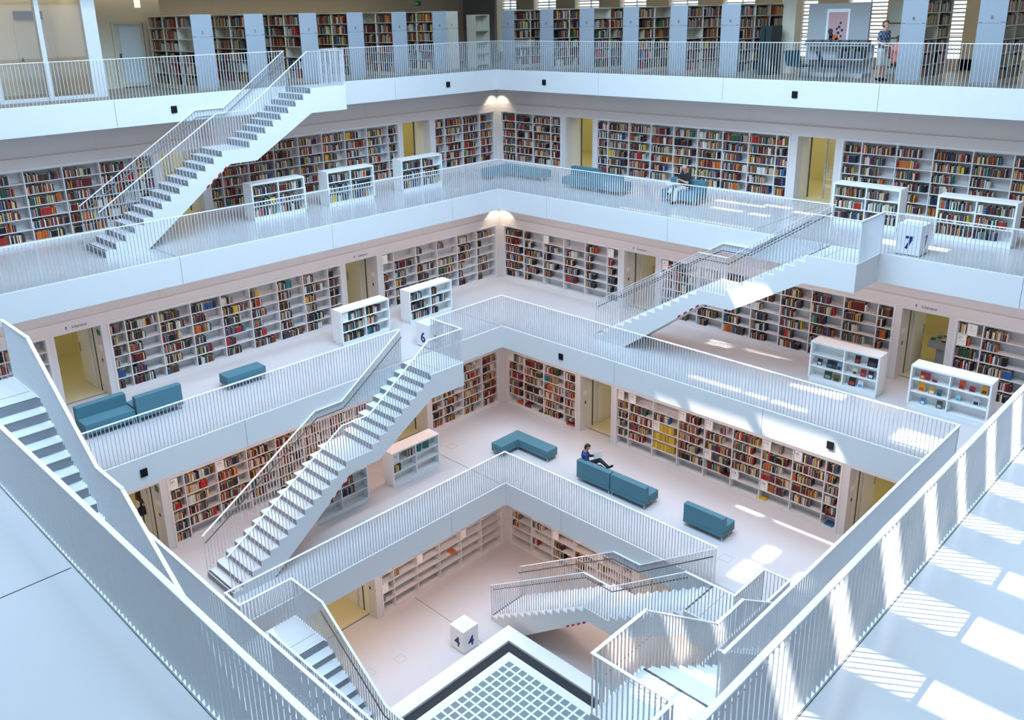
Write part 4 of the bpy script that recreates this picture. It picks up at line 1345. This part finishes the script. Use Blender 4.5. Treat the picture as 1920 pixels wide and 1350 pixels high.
# shelves inside the rooms behind the doors nearest the corner
for (k, side) in ((6, 'L'), (5, 'Rm')):
    wv = WL[k]
    t = thing('room_bookshelf', MAPS['L'](*((5.7, -1.5) if k == 6 else (0.5, 6.5))) + (Z[k],), 'ochre-lit bookshelf inside the room behind the %s doorway, %s' % (SNAME[side], LNAME[k]), 'bookshelf')
    ub = (4.4, 7.1) if k == 6 else (-0.6, 1.5)
    vb = -1.35 if k == 6 else 6.65
    side = 'L'
    MB(side).box(ub[0], ub[1], vb - .35, vb - .32, Z[k], Z[k] + 2.1).build('back_panel', M_CREAMSH, t)
    MB(side).box(ub[0], ub[0] + .03, vb - .32, vb, Z[k], Z[k] + 2.1).build('side_panel', M_CREAMSH, t)
    MB(side).box(ub[1] - .03, ub[1], vb - .32, vb, Z[k], Z[k] + 2.1).build('side_panel', M_CREAMSH, t)
    for r_ in range(7):
        zs = Z[k] + .1 + r_ * .33
        MB(side).box(ub[0] + .03, ub[1] - .03, vb - .32, vb, zs - .02, zs).build('shelf_board', M_CREAMSH, t)
        if r_ < 6:
            for q in range(3):
                w3 = (ub[1] - ub[0]) / 3
                fill_row(side, ub[0] + q * w3 + .03, ub[0] + (q + 1) * w3 - .03, vb - .04, zs, .31, random.uniform(.4, .9), True)

# ------------------------------------------------------------------ people
def caps_mesh(name, segs, m, nseg=12):
    """tapered capsules (p0, r0, p1, r1) gathered in one mesh"""
    vs, fs = [], []
    for (p0, r0, p1, r1) in segs:
        p0, p1 = Vector(p0), Vector(p1)
        d = p1 - p0
        if d.length < 1e-4:
            d = Vector((0, 0, 1e-3))
        L = d.length
        d = d.normalized()
        s_ = d.cross(Vector((0.3, 0.2, 0.9)))
        s_.normalize()
        t_ = d.cross(s_)
        prof = []
        for a in (-90, -60, -30, 0):
            prof.append((r0 * math.sin(R(a)), r0 * math.cos(R(a))))
        for a in (0, 30, 60, 90):
            prof.append((L + r1 * math.sin(R(a)), r1 * math.cos(R(a))))
        b = len(vs)
        for (h, r_) in prof:
            r_ = max(r_, 1e-4)
            for k in range(nseg):
                a = 2 * math.pi * k / nseg
                vs.append(tuple(p0 + d * h + (s_ * math.cos(a) + t_ * math.sin(a)) * r_))
        for q in range(len(prof) - 1):
            for k in range(nseg):
                fs.append((b + q * nseg + k, b + q * nseg + (k + 1) % nseg, b + (q + 1) * nseg + (k + 1) % nseg, b + (q + 1) * nseg + k))
        fs.append(tuple(b + k for k in range(nseg - 1, -1, -1)))
        fs.append(tuple(b + (len(prof) - 1) * nseg + k for k in range(nseg)))
    me = bpy.data.meshes.new(name)
    me.from_pydata(vs, [], fs)
    me.materials.append(m)
    for p in me.polygons:
        p.use_smooth = True
    return me

def flesh(name, segs, m, parent, voxel=0.012, smooth=4):
    o = bpy.data.objects.new(name, caps_mesh(name, segs, m))
    link(o, parent)
    if voxel:
        rm = o.modifiers.new('remesh', 'REMESH')
        rm.mode = 'VOXEL'
        rm.voxel_size = voxel
        rm.use_smooth_shade = True
        sm = o.modifiers.new('smooth', 'SMOOTH')
        sm.iterations = smooth
        sm.factor = 0.5
    return o

def person(loc, rz, label, J, mats, hair=None, scale=0.95):
    """J: joint dict in metres, person faces +x; the body is one continuous remeshed surface, clothes are children"""
    t = thing('person', loc, label, 'person', rz=rz)
    t.scale = (scale,) * 3
    P = {k: Vector(v) for k, v in J.items()}
    sd = (P['shl'] - P['shr']).normalized()
    fwd = (P['face'] - P['headm']).normalized()
    side_ = fwd.cross(Vector((0, 0, 1))).normalized()
    upv = side_.cross(fwd)
    hm = P['headm']
    def torso(g):
        out = []
        for s_ in (-1, 1):
            out += [(P['pelvis'] + sd * .065 * s_, .105 + g, P['belly'] + sd * .055 * s_, .1 + g), (P['belly'] + sd * .055 * s_, .1 + g, P['chest'] + sd * .075 * s_, .112 + g)]
        out += [(P['shl'], .058 + g, P['chest'] + Vector((0, 0, .02)), .09 + g), (P['shr'], .058 + g, P['chest'] + Vector((0, 0, .02)), .09 + g)]
        return out
    def arm(s_, g, f=1.0):
        out = [(P['sh' + s_], .056 + g, P['sh' + s_].lerp(P['el' + s_], min(1, f * 2)), .042 + g)]
        if f > .5:
            out.append((P['el' + s_], .042 + g, P['el' + s_].lerp(P['wr' + s_], (f - .5) * 2), .030 + g))
        return out
    def leg(s_, g, f=1.0):
        out = [(P['hi' + s_], .088 + g, P['hi' + s_].lerp(P['kn' + s_], min(1, f * 2)), .06 + g)]
        if f > .5:
            out.append((P['kn' + s_], .06 + g, P['kn' + s_].lerp(P['an' + s_], (f - .5) * 2), .040 + g))
        return out
    head = [(P['chest'], .08, P['neck'], .058), (P['neck'], .056, P['headb'] , .055), (hm - upv * .05 + fwd * .012, .062, hm + upv * .03 - fwd * .008, .092), (hm - upv * .075 + fwd * .04, .036, hm - upv * .04 + fwd * .03, .05)]
    feet = []
    for s_ in 'lr':
        feet.append((P['an' + s_], .04, P['to' + s_], .034))
    hands = [(P['wr' + s_], .029, P['ha' + s_], .036) for s_ in 'lr']
    flesh('body', torso(0) + head + arm('l', 0) + arm('r', 0) + leg('l', 0) + leg('r', 0) + feet + hands, mats['skin'], t)
    fa = 0.97 if mats.get('long') else 0.36
    low = P['pelvis'] + (P['belly'] - P['pelvis']) * .1
    flesh('shirt', torso(.016) + arm('l', .014, fa) + arm('r', .014, fa), mats['top'], t)
    fl_ = 0.5 if mats.get('shorts') else 0.97
    hipband = [(P['pelvis'] + sd * .065, .124, P['pelvis'] - sd * .065, .124)]
    flesh('trousers', hipband + leg('l', .026 if mats.get('shorts') else .016, fl_) + leg('r', .026 if mats.get('shorts') else .016, fl_), mats['bottom'], t)
    for s_ in 'lr':
        dv = (P['to' + s_] - P['an' + s_])
        dh = Vector((dv.x, dv.y, dv.z)).normalized()
        flesh('shoe', [(P['an' + s_] - dh * .045 - Vector((0, 0, .012)), .042, P['to' + s_], .04), (P['an' + s_], .048, P['an' + s_] + dh * .04, .044)], mats['shoe'], t)
    flesh('nose', [(hm + fwd * .09 + upv * .01, .01, hm + fwd * .112 - upv * .025, .016)], mats['skin'], t, 0)
    for s_ in (-1, 1):
        flesh('ear', [(hm + side_ * .09 * s_ - fwd * .01 + upv * .02, .016, hm + side_ * .09 * s_ - fwd * .015 - upv * .03, .011)], mats['skin'], t, 0)
        flesh('eye', [(hm + fwd * .087 + side_ * .033 * s_ + upv * .018, .009, hm + fwd * .089 + side_ * .036 * s_ + upv * .018, .009)], M_INK, t, 0)
    flesh('mouth', [(hm + fwd * .078 + side_ * .022 - upv * .06, .006, hm + fwd * .078 - side_ * .022 - upv * .06, .006)], mat('lips', srgb(150, 80, 75), .5, noise=.05), t, 0)
    for s_ in ('l', 'r'):
        h0 = P['ha' + s_]
        dv = (h0 - P['wr' + s_]).normalized()
        sv = dv.cross(Vector((0, 0, 1)))
        sv = sv.normalized() if sv.length > .1 else Vector((0, 1, 0))
        nv = sv.cross(dv)
        for (off, ln) in ((-.028, .065), (-.01, .078), (.01, .074), (.028, .058)):
            b0 = h0 + sv * off + dv * .015
            m1 = b0 + dv * ln * .55 - nv * .012
            flesh('finger', [(b0, .0095, m1, .009), (m1, .009, b0 + dv * ln - nv * .035, .0075)], mats['skin'], t, 0)
        k_ = 1 if s_ == 'l' else -1
        b0 = h0 - dv * .03 + sv * .03 * k_
        m1 = b0 + dv * .03 + sv * .025 * k_
        flesh('thumb', [(b0, .011, m1, .010), (m1, .010, b0 + dv * .06 + sv * .03 * k_ - nv * .01, .008)], mats['skin'], t, 0)
    if hair:
        flesh('hair', [(hm - fwd * .035 - upv * .02, .082, hm - fwd * .022 + upv * .045, .092), (hm - fwd * .02 + upv * .05, .088, hm + fwd * .03 + upv * .075, .06)], hair, t)
    return t

STAND = dict(pelvis=(0, 0, .95), belly=(0, 0, 1.12), chest=(0.0, 0, 1.36), neck=(0.0, 0, 1.5), headb=(.015, 0, 1.56), headm=(.025, 0, 1.65), headt=(.02, 0, 1.72), face=(.2, 0, 1.65),
             shl=(0, .19, 1.42), ell=(.02, .24, 1.15), wrl=(.16, .22, .97), hal=(.22, .21, .94), shr=(0, -.19, 1.42), elr=(-.02, -.24, 1.15), wrr=(.2, -.2, 1.06), har=(.28, -.18, 1.06),
             hil=(0, .1, .88), knl=(.02, .11, .5), anl=(-.01, .11, .08), tol=(.13, .12, .04), hir=(0, -.1, .88), knr=(.02, -.11, .5), anr=(-.01, -.11, .08), tor=(.13, -.12, .04))
# man standing on the topmost gallery, looking right along the edge
person((-0.95, 14.75, 0), R(80), 'person standing at the top right in a checked shirt and pale shorts', STAND,
       dict(skin=M_SKIN, top=M_CHECKG, bottom=M_SHORT, shoe=M_BLACK, shorts=True), M_HAIRB)
# legs and coat of a person in the doorway on the left of the fourth gallery
person((16.8, 2.05, Z[5]), R(100), 'person in dark clothes standing in the left doorway of the fourth gallery', STAND,
       dict(skin=M_SKIN, top=M_BROWN, bottom=M_NAVY, shoe=M_BLACK, long=True), M_HAIR, 1.02)
bag = thing('shoulder_bag', (16.98, 2.24, Z[5] + .75), 'dark blue bag held by the person in the left doorway', 'bag')
MB('W').box(16.9, 17.16, 2.26, 2.36, Z[5] + .72, Z[5] + .98).build('bag_body', M_NAVY, bag, .02)
MB('W').sweep([(16.93, 2.31, Z[5] + .98), (17.02, 2.31, Z[5] + 1.12), (17.12, 2.31, Z[5] + .98)], .01, .004).build('strap', M_NAVY, bag)
# reading man on the fourth gallery sofa: sits facing the wall, legs crossed
SITX = dict(pelvis=(0, 0, .53), belly=(-.02, 0, .68), chest=(-.06, 0, .92), neck=(-.04, 0, 1.06), headb=(0, 0, 1.12), headm=(.03, 0, 1.2), headt=(.02, 0, 1.27), face=(.2, 0, 1.12),
            shl=(-.05, .19, .97), ell=(.08, .27, .72), wrl=(.26, .12, .82), hal=(.32, .1, .85), shr=(-.05, -.19, .97), elr=(.06, -.28, .72), wrr=(.22, -.16, .62), har=(.29, -.14, .62),
            hil=(.08, .1, .5), knl=(.47, .12, .66), anl=(.78, -.08, .5), tol=(.92, -.1, .58), hir=(.08, -.1, .5), knr=(.5, -.08, .5), anr=(.55, -.06, .09), tor=(.68, -.08, .04))
person((5.84, 9.52, Z[5]), R(125), 'person reading on the teal sofa in a blue checked shirt with legs crossed', SITX,
       dict(skin=M_SKIN, top=M_CHECKB, bottom=M_NAVY, shoe=M_BLACK, long=True), M_HAIR, 0.9)
rp = thing('open_magazine', (5.62, 9.82, Z[5] + .72), 'white open magazine held by the reading man', 'magazine', rz=R(70))
mb = MB('W'); mb.box(.0, .012, -.16, -.005, 0, .24); o_ = mb.build('page', M_CARD, None); o_.parent = rp
mb = MB('W'); mb.box(.0, .012, .005, .16, 0, .24); o_ = mb.build('page', M_CARD, None); o_.parent = rp
# man in black on the second gallery sofa, facing the hall
SITF = dict(SITX)
SITF.update(knl=(.48, .14, .5), anl=(.52, .14, .09), tol=(.66, .15, .04), knr=(.46, -.06, .62), anr=(.72, .06, .38), tor=(.82, .1, .4), headm=(.04, .02, 1.2), face=(.12, .2, 1.1))
person((0.5, 9.25, Z[7]), R(-18), 'person in a black top and pale trousers sitting on the teal sofa, second gallery', SITF,
       dict(skin=M_SKIN, top=M_BLK, bottom=M_LTROU, shoe=M_BLACK), None)
rp = thing('open_newspaper', (0.92, 9.1, Z[7] + .62), 'pale open newspaper on the lap of the sitting man', 'newspaper', rz=R(-18))
mb = MB('W'); mb.box(-.1, .2, -.2, -.01, 0, .01); o_ = mb.build('page', M_CARD, None); o_.parent = rp; o_.rotation_euler[0] = R(-12)
mb = MB('W'); mb.box(-.1, .2, .01, .2, 0, .01); o_ = mb.build('page', M_CARD, None); o_.parent = rp; o_.rotation_euler[0] = R(12)
# seated person in coral half hidden by a book row end
person((-1.3, 15.05, 0), R(180), 'person in a coral shirt sitting half hidden behind a grey end panel, top right', SITF,
       dict(skin=M_SKIN, top=M_CORAL, bottom=M_BROWN, shoe=M_BLACK), M_HAIRB)
st = thing('stool', (-1.35, 15.05, 0), 'small dark stool under the seated person in coral', 'stool')
MB('W').box(-1.55, -1.15, 14.85, 15.25, .36, .42).build('seat', M_GREYD, st, .01)
for (a, b) in ((-1.5, 14.9), (-1.2, 14.9), (-1.5, 15.2), (-1.2, 15.2)):
    MB('W').box(a - .015, a + .015, b - .015, b + .015, 0, .36).build('leg', M_DSTEEL, st)

# ------------------------------------------------------------------ the remaining thousands of books as one object
V = np.array(STUFF_V, dtype=np.float32).reshape(-1, 3)
nb = len(STUFF_V)
base = np.array([(0, 3, 2, 1), (4, 5, 6, 7), (0, 1, 5, 4), (1, 2, 6, 5), (2, 3, 7, 6), (3, 0, 4, 7)], dtype=np.int32)
Fc = (base[None] + (np.arange(nb) * 8)[:, None, None]).reshape(-1, 4)
me = bpy.data.meshes.new('book_rows')
me.from_pydata(V.tolist(), [], Fc.tolist())
me.materials.append(M_BOOKS)
ca = me.color_attributes.new('Col', 'FLOAT_COLOR', 'CORNER')
cols = np.empty((nb, 6, 4, 4), dtype=np.float32)
for i, (c, pg, _) in enumerate(STUFF_C):
    cols[i, :] = c
    cols[i, 1] = pg
ca.data.foreach_set('color', cols.ravel())
o = bpy.data.objects.new('book_rows', me)
COL.objects.link(o)
tag(o, 'thousands of upright books filling the wall shelves of all galleries', 'books', kind='stuff')
print('books', nb, 'individual', IND[0], 'objects', len(bpy.data.objects))

# lettering becomes real meshes
bpy.context.view_layer.update()
dg = bpy.context.evaluated_depsgraph_get()
for o in TEXTS:
    me = bpy.data.meshes.new_from_object(o.evaluated_get(dg))
    n = bpy.data.objects.new(o.name, me)
    n.location, n.rotation_euler, n.parent = o.location, o.rotation_euler, o.parent
    nm = o.name
    bpy.data.objects.remove(o)
    n.name = nm
    COL.objects.link(n)
